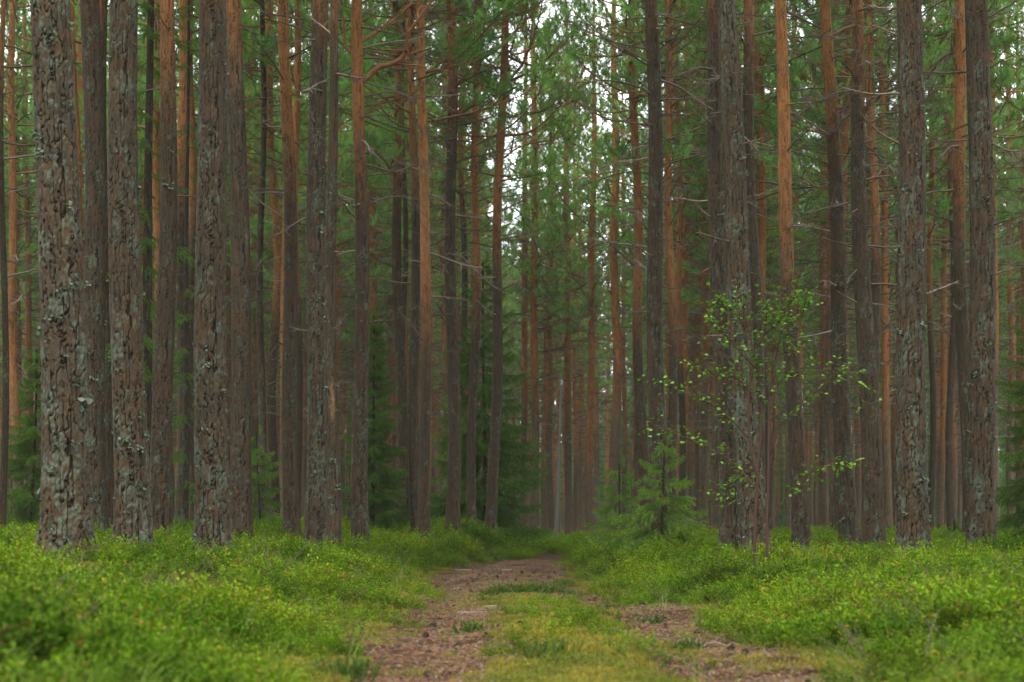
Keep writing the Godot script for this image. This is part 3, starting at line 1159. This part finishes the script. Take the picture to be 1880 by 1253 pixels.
func build_spruces() -> void:
	var old := make_bough(64, 0.032, 0.2, 1.35)
	var young := make_bough(54, 0.032, 0.8, 1.3)
	var limp := make_bough(36, 0.026, 0.2, 1.5)
	spruce("dark drooping spruce between two pine trunks", ux(682, 23.0), 23.0, 3.6, 0.3, 0.62, old, 0.11, 0.05)
	spruce("tall layered spruce with wide boughs beside the track", ux(890, 28.5), 28.5, 5.4, 0.3, 1.25, old, 0.2, 0.15)
	spruce("bright young spruce in front of the dark scaly pine", ux(1212, 18.0), 18.0, 1.4, 0.1, 0.85, young, 0.14, 0.2, "", 0.02)
	spruce("small bright spruce beside the larger young spruce", ux(1138, 23.0), 23.0, 1.35, 0.1, 0.75, young, 0.17, 0.25, "", 0.018)
	spruce("shaggy spruce behind the thickest pine", ux(55, 22.0), 22.0, 2.9, 0.3, 0.7, old, 0.15, 0.05)
	spruce("young green spruce beside the thin grey pole", ux(480, 25.0), 25.0, 1.8, 0.15, 0.7, young, 0.15, 0.1)
	spruce("tall spruce with lichen-grey stem and twiggy dead boughs", ux(266, 19.0), 19.0, 13.0, 2.4, 0.72, limp, 0.42, 0.35, "spruces among the pines", 0.075)
	spruce("dark spruce reaching in beside the grey flaking pine", ux(1905, 17.0), 17.0, 3.2, 0.25, 0.75, old, 0.17, 0.1)
	spruce("tiny bright spruce seedling between two pine trunks", ux(1752, 19.0), 19.0, 0.45, 0.08, 0.34, young, 0.1, 0.0, "", 0.01)
	spruce("slim spruce hidden behind the branch-ringed pine", ux(835, 31.0), 31.0, 3.0, 0.2, 0.8, young, 0.25, 0.2)
	spruce("spruce with hanging bough behind the snag pine", ux(338, 21.0), 21.0, 9.0, 0.8, 0.55, limp, 0.5, 0.55, "spruces among the pines", 0.05)


# ------------------------------------------------------------------ the birch sapling
func make_leaf(l: float, wd: float, fold: float, col: Color) -> ArrayMesh:
	var s := Soup.new()
	var prof := [[0.0, 0.0], [0.18, 0.62], [0.42, 1.0], [0.72, 0.58], [1.0, 0.0]]
	for k in 4:
		var a: Array = prof[k]
		var b: Array = prof[k + 1]
		for sg in [-1.0, 1.0]:
			var a0 := Vector3(a[0] * l, -0.12 * l * a[0] * a[0], 0)
			var b0 := Vector3(b[0] * l, -0.12 * l * b[0] * b[0], 0)
			var a1 := a0 + Vector3(0, fold * a[1] * wd, sg * a[1] * wd)
			var b1 := b0 + Vector3(0, fold * b[1] * wd, sg * b[1] * wd)
			if k > 0:
				s.tri(a0, a1, b1, col)
			if k < 3:
				s.tri(a0, b1, b0, col)
			elif k == 3:
				s.tri(a0, a1, b0, col)
	return s.mesh()


func build_birch() -> void:
	var d := 11.6
	var x := ux(1404, d)
	var g := height(x, -d)
	var t := thing("birch_sapling", "slender young birch with scattered light green leaves and two dark stems", "birch sapling", Vector3(x, g, -d))
	var leaves := []
	var tips := []
	var stems := [
		[[1386, 1045], [1387, 960], [1392, 860], [1398, 760], [1390, 680], [1372, 600], [1358, 545]],
		[[1408, 1045], [1409, 940], [1411, 830], [1413, 730], [1425, 650], [1442, 585], [1462, 535]],
		[[1398, 900], [1375, 800], [1378, 700], [1400, 620], [1408, 560]]]
	var boughs := [
		[[1412, 960], [1450, 905], [1490, 868], [1530, 850], [1560, 862]],
		[[1411, 830], [1440, 775], [1478, 735], [1530, 700], [1562, 690], [1585, 762]],
		[[1390, 900], [1350, 850], [1300, 820], [1250, 795], [1195, 772]],
		[[1394, 830], [1350, 775], [1310, 742], [1265, 720], [1215, 700]],
		[[1398, 760], [1360, 700], [1320, 690], [1275, 665]],
		[[1390, 680], [1350, 640], [1320, 605], [1300, 600]],
		[[1425, 650], [1455, 640], [1475, 575], [1490, 555]],
		[[1413, 730], [1445, 690], [1480, 690], [1540, 678]],
		[[1372, 600], [1345, 570], [1318, 550]],
		[[1400, 620], [1430, 590], [1438, 560]],
		[[1392, 860], [1360, 880], [1330, 905]]]
	var rows := []
	for q in stems:
		rows.append([q, 0.013, 0.004])
	for q in boughs:
		rows.append([q, 0.007, 0.003])
	var w := Soup.new()
	var bark_low := Color(0.05, 0.03, 0.02)
	for k in rows.size():
		var zoff := rnd(-0.35, 0.35) if k >= 3 else rnd(-0.06, 0.06)
		var pts := PackedVector3Array()
		var pix: Array = rows[k][0]
		for i in pix.size():
			var p := at(pix[i][0], pix[i][1], d)
			pts.push_back(Vector3(p.x - x, p.y - g if i > 0 or k >= 2 else -0.05, zoff * i / (pix.size() - 1)))
		var fine := PackedVector3Array()
		for i in pts.size() - 1:
			for q in 4:
				fine.push_back(pts[i].cubic_interpolate(pts[i + 1], pts[maxi(i - 1, 0)], pts[mini(i + 2, pts.size() - 1)], q / 4.0) + rdir() * 0.003)
		fine.push_back(pts[pts.size() - 1])
		var ws := Soup.new()
		ws.tube(fine, rows[k][1], rows[k][2], 6 if k < 3 else 4, bark_low if k < 3 else Color(0.05, 0.03, 0.02))
		var nf := fine.size()
		var count := 30 if k < 3 else 26
		for q in count:
			var f := (0.45 if k < 3 else 0.2) + (0.55 if k < 3 else 0.8) * (q + rng.randf()) / count
			var i := clampi(int(f * (nf - 1)), 1, nf - 2)
			var md := (fine[i + 1] - fine[i - 1]).normalized()
			var side := (md * 0.8 + rdir() * 0.8 + Vector3.UP * 0.15).normalized()
			var tp := curve_pts(fine[i], side, rnd(0.06, 0.2), 3, Vector3(0, 0.2, 0), 0.15)
			ws.tube(tp, 0.0028, 0.0014, 3, Color(0.04, 0.026, 0.018))
			for m in 3:
				leaves.append([tp[1 + m] if m < 3 else tp[3], (tp[3] - tp[1]).normalized()])
			tips.append(tp[3])
		part("stem" if k < 3 else "branch", ws.mesh(), M.wood, t)
	var kinds := []
	for k in 4:
		kinds.append(make_leaf(0.035 + 0.004 * k, 0.015 + 0.001 * k, 0.25 + 0.1 * k, [Color(0.105, 0.2, 0.028), Color(0.085, 0.175, 0.028), Color(0.125, 0.215, 0.032), Color(0.065, 0.145, 0.03)][k]))
	var rest := []
	var n := 0
	for q in leaves:
		var dir: Vector3 = (q[1] * 0.4 + rdir() * Vector3(1, 0.3, 1) + Vector3(0, -0.25, 0)).normalized()
		var zed := dir.cross(Vector3.UP + rdir() * 0.6).normalized()
		var b := Basis(dir, zed.cross(dir), zed).scaled_local(Vector3.ONE * rnd(0.75, 1.2))
		var tf := Transform3D(b, q[0] + dir * 0.008)
		if n < 300:
			part("leaf", kinds[n % 4], M.leaf, t).transform = tf
		else:
			rest.append(tf)
		n += 1
	if rest.size() > 0:
		scatter("foliage", kinds[0], M.leaf, rest, [], "", "", t)


# ------------------------------------------------------------------ bilberry, moss, litter
func make_bilberry(stems: int, spread: float, tall: float, leaf: float, leaves: int) -> ArrayMesh:
	var s := Soup.new()
	for k in stems:
		var a := rnd(0, TAU)
		var r := spread * sqrt(rng.randf())
		var p := Vector3(cos(a) * r, -0.03, sin(a) * r)
		var lean := Vector3(cos(a) * 0.35 + rnd(-0.3, 0.3), 1, sin(a) * 0.35 + rnd(-0.3, 0.3)).normalized()
		var h := tall * rnd(0.65, 1.15)
		var pts := curve_pts(p, lean, h, 4, Vector3(rnd(-0.5, 0.5), 0, rnd(-0.5, 0.5)), 0.14)
		s.tube(pts, 0.0016, 0.0008, 3, Color(0.07, 0.075, 0.02))
		var tint := Color(1, 1, 1) * rnd(0.8, 1.2)
		for q in leaves:
			var f := 0.3 + 0.7 * (q + rng.randf()) / leaves
			var i := mini(int(f * 4.0), 3)
			var b := pts[i].lerp(pts[i + 1], f * 4.0 - i)
			var dir := (rdir() * Vector3(1, 0.5, 1) + Vector3.UP * 0.45).normalized()
			b += dir * rnd(0.0, 0.045) * (1.1 - f * 0.6)
			var sd := dir.cross(Vector3.UP + rdir() * 0.7).normalized()
			var l := leaf * rnd(0.7, 1.2)
			var col := Color(0.112, 0.174, 0.010).lerp(Color(0.050, 0.094, 0.009), rng.randf())
			if f > 0.8:
				col = col.lerp(Color(0.13, 0.205, 0.013), 0.35)
			if rng.randf() < 0.02:
				col = Color(0.22, 0.085, 0.03)
			elif rng.randf() < 0.012:
				col = Color(0.24, 0.2, 0.03)
			col = Color(col.r * tint.r, col.g * tint.r, col.b * tint.r)
			var up := sd.cross(dir) * l * 0.10
			var m := b + dir * l * 0.5
			s.tri(b, m + sd * l * 0.3 + up, b + dir * l, col)
			s.tri(b, b + dir * l, m - sd * l * 0.3 + up, col)
	return s.mesh()


func make_moss(n: int, spread: float, l: float) -> ArrayMesh:
	var s := Soup.new()
	for k in n:
		var a := rnd(0, TAU)
		var r := spread * sqrt(rng.randf())
		var p := Vector3(cos(a) * r, -0.006, sin(a) * r)
		var d := Vector3(rnd(-0.6, 0.6), 1, rnd(-0.6, 0.6)).normalized()
		var col := jit(Color(0.138, 0.128, 0.023).lerp(Color(0.085, 0.1, 0.019), rng.randf()), 0.2)
		tuft(s, p, d, l, 9, l * 0.5, 0.0017, col)
	return s.mesh()


func make_grass(n: int, tall: float, spread: float, c1: Color, c2: Color, wd: float, arch: float) -> ArrayMesh:
	var s := Soup.new()
	for k in n:
		var a := rnd(0, TAU)
		var r := spread * sqrt(rng.randf())
		var p := Vector3(cos(a) * r, -0.02, sin(a) * r)
		var d := Vector3(cos(a) * rnd(0.1, 0.7) + rnd(-0.2, 0.2), 1, sin(a) * rnd(0.1, 0.7) + rnd(-0.2, 0.2))
		var pts := curve_pts(p, d, tall * rnd(0.6, 1.2), 5, Vector3(cos(a) * arch, -arch, sin(a) * arch), 0.04)
		var col := jit(c1.lerp(c2, rng.randf()), 0.15)
		for i in 5:
			var t := (pts[i + 1] - pts[i]).normalized()
			var sd := t.cross(Vector3(sin(a + 1.0), 0.2, cos(a + 1.0))).normalized() * wd
			var w0 := 1.0 - i / 5.5
			var w1 := 1.0 - (i + 1) / 5.5
			s.quad(pts[i] - sd * w0, pts[i] + sd * w0, pts[i + 1] + sd * w1, pts[i + 1] - sd * w1, col)
	return s.mesh()


func make_heather(n: int, tall: float) -> ArrayMesh:
	var s := Soup.new()
	for k in n:
		var a := rnd(0, TAU)
		var r := 0.11 * sqrt(rng.randf())
		var pts := curve_pts(Vector3(cos(a) * r, -0.02, sin(a) * r), Vector3(rnd(-0.9, 0.9), 1, rnd(-0.9, 0.9)), tall * rnd(0.5, 1.2), 4, Vector3.ZERO, 0.2)
		s.tube(pts, 0.0015, 0.0008, 3, Color(0.06, 0.04, 0.025))
		for i in 4:
			tuft(s, pts[i].lerp(pts[i + 1], 0.3), (pts[i + 1] - pts[i]).normalized(), tall * 0.26, 18, 0.014, 0.0022, jit(Color(0.065, 0.105, 0.026), 0.35))
	return s.mesh()


func build_ground_cover() -> void:
	# bilberry on the banks
	var kinds := [make_bilberry(13, 0.14, 0.19, 0.0205, 25), make_bilberry(11, 0.13, 0.23, 0.022, 25), make_bilberry(14, 0.16, 0.15, 0.019, 25), make_bilberry(10, 0.12, 0.26, 0.024, 26)]
	var where := [[], [], [], []]
	var tints := [[], [], [], []]
	var n := 0
	var feet := []
	for p in PINES:
		feet.append(Vector3(ux(p[1], p[4]), p[4], p[3] * p[4] / F * 0.6))
	for k in 85000:
		var d := 2.6 + 32.0 * pow(rng.randf(), 1.25)
		var x := rnd(-1, 1) * (0.39 * d + 0.6)
		var out := beside(x, d)
		var patch := n_ground.get_noise_2d(x * 0.55 + 50.0, d * 0.55)
		var want := sstep(0.0, 0.45, out)
		var tr := track(d)
		if x < tr.x:
			want *= clampf(0.72 + patch * 5.0 - 0.9 * exp(-pow((out - 0.45) / 0.45, 2.0)) * sstep(14.0, 9.0, d), 0.02, 1.0)
			want = lerpf(want, sstep(0.0, 0.3, out), sstep(16.0, 20.0, d))
			want *= 1.0 - 0.8 * exp(-pow((x + 1.45) / 0.5, 2.0) - pow((d - 8.6) / 1.3, 2.0))
		else:
			want *= clampf(1.05 + patch * 4.0, 0.05, 1.0)
		# sprigs on the middle strip
		if out < 0.0:
			want = 0.05 * exp(-pow((x - tr.x - 0.1) / 0.3, 2.0)) * sstep(5.5, 7.0, d) * sstep(12.5, 11.0, d)
		# thinner far off, where the plants hide one another
		want *= lerpf(1.0, 0.45, sstep(12.0, 30.0, d))
		if rng.randf() > want:
			continue
		var clear := true
		for f: Vector3 in feet:
			if absf(f.x - x) < 0.4 and Vector2(f.x - x, f.y - d).length() < f.z + 0.07:
				clear = false
				break
		if not clear:
			continue
		var s := 0.74 * rnd(0.65, 1.2) * (1.0 + 0.55 * n_ground.get_noise_2d(x * 1.4 + 3.0, d * 1.4)) * lerpf(1.0, 1.2, sstep(10.0, 25.0, d)) * lerpf(0.65, 1.0, sstep(0.0, 0.8, out))
		var q := rng.randi() % 4
		where[q].append(Transform3D(Basis(Vector3.UP, rnd(0, TAU)).scaled(Vector3(s, s * rnd(0.85, 1.15), s)), Vector3(x, height(x, -d), -d)))
		var hue := n_patch.get_noise_2d(x * 0.8, d * 0.8)
		var br := 1.0 + 0.35 * hue + rnd(-0.22, 0.22)
		var other := sstep(0.12, 0.28, n_ground.get_noise_2d(x * 0.9 + 77.0, d * 0.9))   # lingonberry: darker, bluer leaves
		br *= 0.92 * lerpf(1.0, 0.68, other)
		tints[q].append(Color(br * (1.0 + 0.3 * hue), br, br * lerpf(0.95, 1.5, other)))
		n += 1
	print("bilberry ", n)
	for q in 4:
		scatter("bilberry_undergrowth", kinds[q], M.leaf, where[q], tints[q], "bright green bilberry carpeting both banks of the track", "undergrowth")
	var farw := []
	var fart := []
	var big := make_bilberry(16, 0.34, 0.30, 0.036, 24)
	for k in 9000:
		var d := 30.0 + 60.0 * pow(rng.randf(), 1.2)
		var x := rnd(-0.4, 0.4) * d
		if rng.randf() > sstep(-0.1, 0.4, beside(x, d)):
			continue
		farw.append(Transform3D(Basis(Vector3.UP, rnd(0, TAU)).scaled(Vector3.ONE * rnd(0.7, 1.2)), Vector3(x, height(x, -d), -d)))
		var br := rnd(0.8, 1.15)
		fart.append(Color(br, br, br))
	scatter("bilberry_undergrowth", big, M.leaf, farw, fart, "bilberry on the forest floor far between the trunks", "undergrowth")
	# moss
	var mk := [make_moss(60, 0.10, 0.026), make_moss(70, 0.12, 0.020)]
	var mw := [[], []]
	var mt := [[], []]
	for k in 26000:
		var d := 2.8 + 17.0 * pow(rng.randf(), 1.4)
		var x := rnd(-1, 1) * (0.37 * d + 0.4)
		var kv := cover(x, d)
		var out := beside(x, d)
		var want := (1.0 - kv.x) * (0.9 if out < 0.5 else 0.35 + 0.5 * kv.y)
		if rng.randf() > want:
			continue
		var q := k % 2
		var s := rnd(0.7, 1.3)
		mw[q].append(Transform3D(Basis(Vector3.UP, rnd(0, TAU)).scaled(Vector3(s, s, s)), Vector3(x, height(x, -d), -d)))
		var hue := n_patch.get_noise_2d(x * 2.0 + 9.0, d * 2.0)
		var br := 1.0 + 0.3 * hue + rnd(-0.1, 0.1)
		mt[q].append(Color(br * (1.05 + 0.3 * hue), br, br))
	print("moss ", mw[0].size() + mw[1].size())
	for q in 2:
		scatter("moss_carpet", mk[q], M.moss, mw[q], mt[q], "yellow-green moss carpeting the middle strip and bare banks", "moss")
	# needle and bark litter on the ruts
	var nl := Soup.new()
	for k in 26:
		var a := rnd(0, TAU)
		var dr := Vector3(cos(a), rnd(-0.08, 0.12), sin(a))
		var p := Vector3(rnd(-0.12, 0.12), rnd(0.001, 0.007), rnd(-0.12, 0.12))
		var sd := dr.cross(Vector3.UP).normalized() * 0.0013
		var e := p + dr * rnd(0.03, 0.06)
		nl.quad(p - sd, p + sd, e + sd, e - sd, jit(Color(0.135, 0.066, 0.032).lerp(Color(0.076, 0.05, 0.033), rng.randf()), 0.2))
	var fl := Soup.new()
	for k in 9:
		var p := Vector3(rnd(-0.12, 0.12), rnd(0.003, 0.012), rnd(-0.12, 0.12))
		var a := rnd(0, TAU)
		var l := rnd(0.004, 0.013)
		var s1 := Vector3(cos(a), rnd(-0.4, 0.4), sin(a)) * l
		var s2 := Vector3(-sin(a), rnd(-0.4, 0.4), cos(a)) * l * 0.6
		var col := jit([Color(0.105, 0.052, 0.029), Color(0.066, 0.042, 0.028), Color(0.105, 0.08, 0.058), Color(0.034, 0.025, 0.02)][k % 4], 0.25)
		var top := p + Vector3(0, l * 0.4, 0)
		fl.tri(p - s1 - s2 * 0.5, p + s2, top, col)
		fl.tri(p + s2, p + s1, top, col)
		fl.tri(p + s1, p - s2, top, col)
		fl.tri(p - s2, p - s1 - s2 * 0.5, top, col)
	var lw := []
	var fw := []
	for k in 30000:
		var d := 4.6 + 20.0 * pow(rng.randf(), 1.2)
		var x := track(d).x + rnd(-1.5, 1.5)
		var kv := cover(x, d)
		if rng.randf() > kv.x + 0.06:
			continue
		var tf := Transform3D(Basis(Vector3.UP, rnd(0, TAU)), Vector3(x, height(x, -d), -d))
		if k % 2 == 0:
			lw.append(tf)
		else:
			fw.append(tf)
	scatter("needle_litter", nl.mesh(), M.wood, lw, [], "brown fallen pine needles strewn over the wheel ruts", "litter")
	scatter("bark_litter", fl.mesh(), M.wood, fw, [], "flakes of bark and crumbs strewn over the wheel ruts", "litter")
	# dry twigs caught among the plants
	var tw := Soup.new()
	for k in 5:
		var a := rnd(0, TAU)
		var tp := curve_pts(Vector3(rnd(-0.1, 0.1), 0.0, rnd(-0.1, 0.1)), Vector3(cos(a), rnd(0.1, 1.6), sin(a)), rnd(0.15, 0.34), 5, Vector3.ZERO, 0.16)
		var tcol := jit(Color(0.07, 0.052, 0.038), 0.35)
		tw.tube(tp, 0.0016, 0.0008, 3, tcol)
		for q in 3:
			var bt := curve_pts(tp[1 + q], (tp[2 + q] - tp[1 + q]).normalized() + rdir() * 0.8, rnd(0.04, 0.1), 2, Vector3.ZERO, 0.2)
			tw.tube(bt, 0.0014, 0.0006, 3, tcol)
	var tww := []
	for k in 420:
		var d := 5.5 + 16.0 * pow(rng.randf(), 1.3)
		var x := rnd(-1, 1) * (0.37 * d + 0.4)
		if rng.randf() > sstep(0.0, 0.4, beside(x, d)):
			continue
		tww.append(Transform3D(Basis(Vector3.UP, rnd(0, TAU)).scaled(Vector3.ONE * rnd(0.7, 1.3)), Vector3(x, height(x, -d) + 0.03, -d)))
	scatter("twig_litter", tw.mesh(), M.wood, tww, [], "dry brown twigs caught among the bilberry stems", "litter")
	# thin grass among the bilberry
	var gm := make_grass(14, 0.22, 0.08, Color(0.10, 0.16, 0.03), Color(0.16, 0.19, 0.05), 0.0016, 0.5)
	var gw := []
	for k in 1500:
		var d := 3.0 + 14.0 * pow(rng.randf(), 1.3)
		var x := rnd(-1, 1) * (0.37 * d + 0.4)
		if rng.randf() > sstep(-0.3, 0.4, beside(x, d)) * 0.8 + 0.06:
			continue
		gw.append(Transform3D(Basis(Vector3.UP, rnd(0, TAU)).scaled(Vector3.ONE * rnd(0.7, 1.2)), Vector3(x, height(x, -d), -d)))
	scatter("grass", gm, M.leaf, gw, [], "thin green grass blades among the bilberry", "grass")


# ------------------------------------------------------------------ small things lying about
func make_cone(col: Color) -> ArrayMesh:
	var s := Soup.new()
	for ring in 7:
		var f := ring / 6.0
		var y := lerpf(0.0, 0.042, f)
		var r := 0.016 * sin(PI * (0.18 + 0.8 * f)) + 0.003
		for k in 8:
			var a := TAU * (k + 0.5 * (ring % 2)) / 8.0
			var o := Vector3(cos(a), 0, sin(a))
			var tg := Vector3(-sin(a), 0, cos(a))
			var b := Vector3(0, y, 0) + o * r * 0.3
			var tip := Vector3(0, y + 0.007, 0) + o * r * 1.25
			var c1 := jit(col, 0.25)
			s.tri(b - tg * r * 0.25, b + tg * r * 0.25, tip + tg * r * 0.42, c1)
			s.tri(b - tg * r * 0.25, tip + tg * r * 0.42, tip - tg * r * 0.42, c1)
			s.tri(tip - tg * r * 0.42, tip + tg * r * 0.42, Vector3(0, y + 0.010, 0) + o * r * 0.6, c1)
	return s.mesh()


func build_small_things() -> void:
	var cones := [make_cone(Color(0.036, 0.025, 0.019)), make_cone(Color(0.027, 0.019, 0.015)), make_cone(Color(0.055, 0.039, 0.029))]
	var n := 0
	for k in 8000:
		if n >= 280:
			break
		var d := 5.2 + 14.0 * pow(rng.randf(), 1.1)
		var x := track(d).x + rnd(-1.1, 1.1)
		var kv := cover(x, d)
		if kv.x < 0.55 or rng.randf() > 0.35 + 0.65 * sstep(-0.1, 0.3, n_ground.get_noise_2d(x * 1.7, d * 1.1)):
			continue
		var o := single("pine_cone", cones[n % 3], M.wood, "dark fallen pine cone lying in a litter-brown wheel rut", "pine cone", Vector3(x, height(x, -d) + 0.008, -d), "pine cones fallen on the track")
		o.basis = Basis(Vector3.UP, rnd(0, TAU)) * Basis(Vector3.RIGHT, PI / 2 + rnd(-0.35, 0.35)) * Basis.from_scale(Vector3.ONE * rnd(0.72, 1.08))
		n += 1
	# fallen sticks: start u, v, end u, v, radius, label; they lie where their direction meets the ground
	var sticks := [
		[[545, 1185], [650, 1222], 0.007, "bent brown stick lying at the foot of the mossy slope"],
		[[45, 1050], [112, 1038], 0.009, "short dark forked stick below the thickest pine"],
		[[875, 1135], [1000, 1128], 0.007, "thin grey stick lying across the middle strip of moss"],
		[[690, 1180], [760, 1196], 0.005, "thin dark twig lying in the cone-strewn rut"],
		[[1500, 1068], [1545, 1050], 0.008, "black twig in the bilberry beside the leaning pines"],
		[[1515, 995], [1545, 1020], 0.010, "pale peeled stick propped before the twiggy brown pine"],
		[[570, 1140], [600, 1060], 0.006, "upright bare twig poking from the mossy slope"],
		[[400, 1080], [470, 1110], 0.006, "dry twig on the moss patch among bilberry"],
		[[1290, 1195], [1370, 1190], 0.006, "thin pale stick in the litter-filled rut under the bank"]]
	for q in sticks:
		var ends := []
		for e in [q[0], q[1]]:
			ends.append(on_ground(e[0], e[1]))
		var a: Vector3 = ends[0]
		var b: Vector3 = ends[1]
		if (b - a).length() > 1.2:
			b = a + (b - a).normalized() * 1.2
			b.y = height(b.x, b.z) + 0.05
		var s := Soup.new()
		var pts := PackedVector3Array()
		for i in 8:
			var f := i / 7.0
			var p := (b - a) * f
			p.y = height(a.x + p.x, a.z + p.z) - a.y + 0.015 + 0.02 * sin(f * 4.0)
			pts.push_back(p + rdir() * 0.012)
		var col := Color(0.15, 0.12, 0.088) if q[3].begins_with("pale") or q[3].contains(" pale ") else Color(0.075, 0.055, 0.042)
		s.tube(pts, q[2], q[2] * 0.5, 6, col)
		for i in 3:
			var tp := curve_pts(pts[2 + i * 2], ((b - a).normalized() + rdir() * 0.8 + Vector3.UP * 0.3), rnd(0.08, 0.25), 4, Vector3.ZERO, 0.2)
			s.tube(tp, q[2] * 0.5, 0.0015, 4, col)
		single("fallen_stick", s.mesh(), M.wood, q[3], "stick", a, "sticks fallen beside the track")
	# pale chips of wood on the track
	var chips := [[870, 1131, 0.11], [845, 1049, 0.16], [930, 1049, 0.07], [900, 1119, 0.05], [840, 1085, 0.05], [880, 1150, 0.05], [1180, 1150, 0.04], [1420, 1190, 0.04]]
	for q in chips:
		var p := on_ground(q[0], q[1])
		var s := Soup.new()
		var l: float = q[2]
		var wd := 0.008 + 0.07 * l
		var pts := [Vector3(-l, 0, -wd), Vector3(l * 0.9, 0, -wd * 0.6), Vector3(l, 0, wd * 0.4), Vector3(-l * 0.85, 0, wd)]
		var col := Color(0.165, 0.14, 0.112)
		for i in 4:
			var j := (i + 1) % 4
			s.quad(pts[i] - Vector3(0, 0.01, 0), pts[j] - Vector3(0, 0.01, 0), pts[j] + Vector3(0, 0.012, 0), pts[i] + Vector3(0, 0.012, 0), col)
		s.quad(pts[0] + Vector3(0, 0.012, 0), pts[1] + Vector3(0, 0.014, 0), pts[2] + Vector3(0, 0.012, 0), pts[3] + Vector3(0, 0.012, 0), col)
		var o := single("wood_chip", s.mesh(), M.wood, "pale flat splinter of wood lying on the brown track", "wood chip", p + Vector3(0, 0.012, 0), "pale splinters on the track")
		o.rotation.y = rnd(-0.3, 0.3)
	# heather tufts on the middle strip
	var hm := [make_heather(60, 0.11), make_heather(46, 0.09)]
	for q in [[930, 1092], [960, 1090], [985, 1088], [905, 1094], [1010, 1090], [1045, 1098], [1005, 1215], [870, 1165], [640, 1250], [1190, 1150], [1030, 1080], [1265, 1200]]:
		var p := on_ground(q[0], q[1])
		var o := single("heather_tuft", hm[n % 2], M.leaf, "dark green heather tuft on the strip between the ruts", "heather", p, "heather tufts between the ruts")
		o.rotation.y = rnd(0, TAU)
		n += 1
	# straw-coloured dry grass
	var straw := [make_grass(9, 0.34, 0.05, Color(0.30, 0.24, 0.11), Color(0.22, 0.19, 0.08), 0.002, 1.1), make_grass(7, 0.28, 0.04, Color(0.27, 0.22, 0.10), Color(0.2, 0.2, 0.07), 0.002, 1.3)]
	for q in [[1600, 1160], [1720, 1140], [1770, 1100], [1660, 1200], [1800, 1180], [735, 1110], [1560, 1120]]:
		var p := on_ground(q[0], q[1])
		var o := single("dry_grass_tuft", straw[n % 2], M.leaf, "arching straw-coloured grass tuft in the bilberry bank", "grass tuft", p, "dry grass tufts in the bilberry")
		o.rotation.y = rnd(0, TAU)
		n += 1


func on_ground(u: float, v: float) -> Vector3:
	var d := 3.0
	while d < 60.0:
		var p := at(u, v, d)
		if p.y <= height(p.x, p.z):
			return Vector3(p.x, height(p.x, p.z), p.z)
		d += 0.03
	return at(u, v, 20.0)
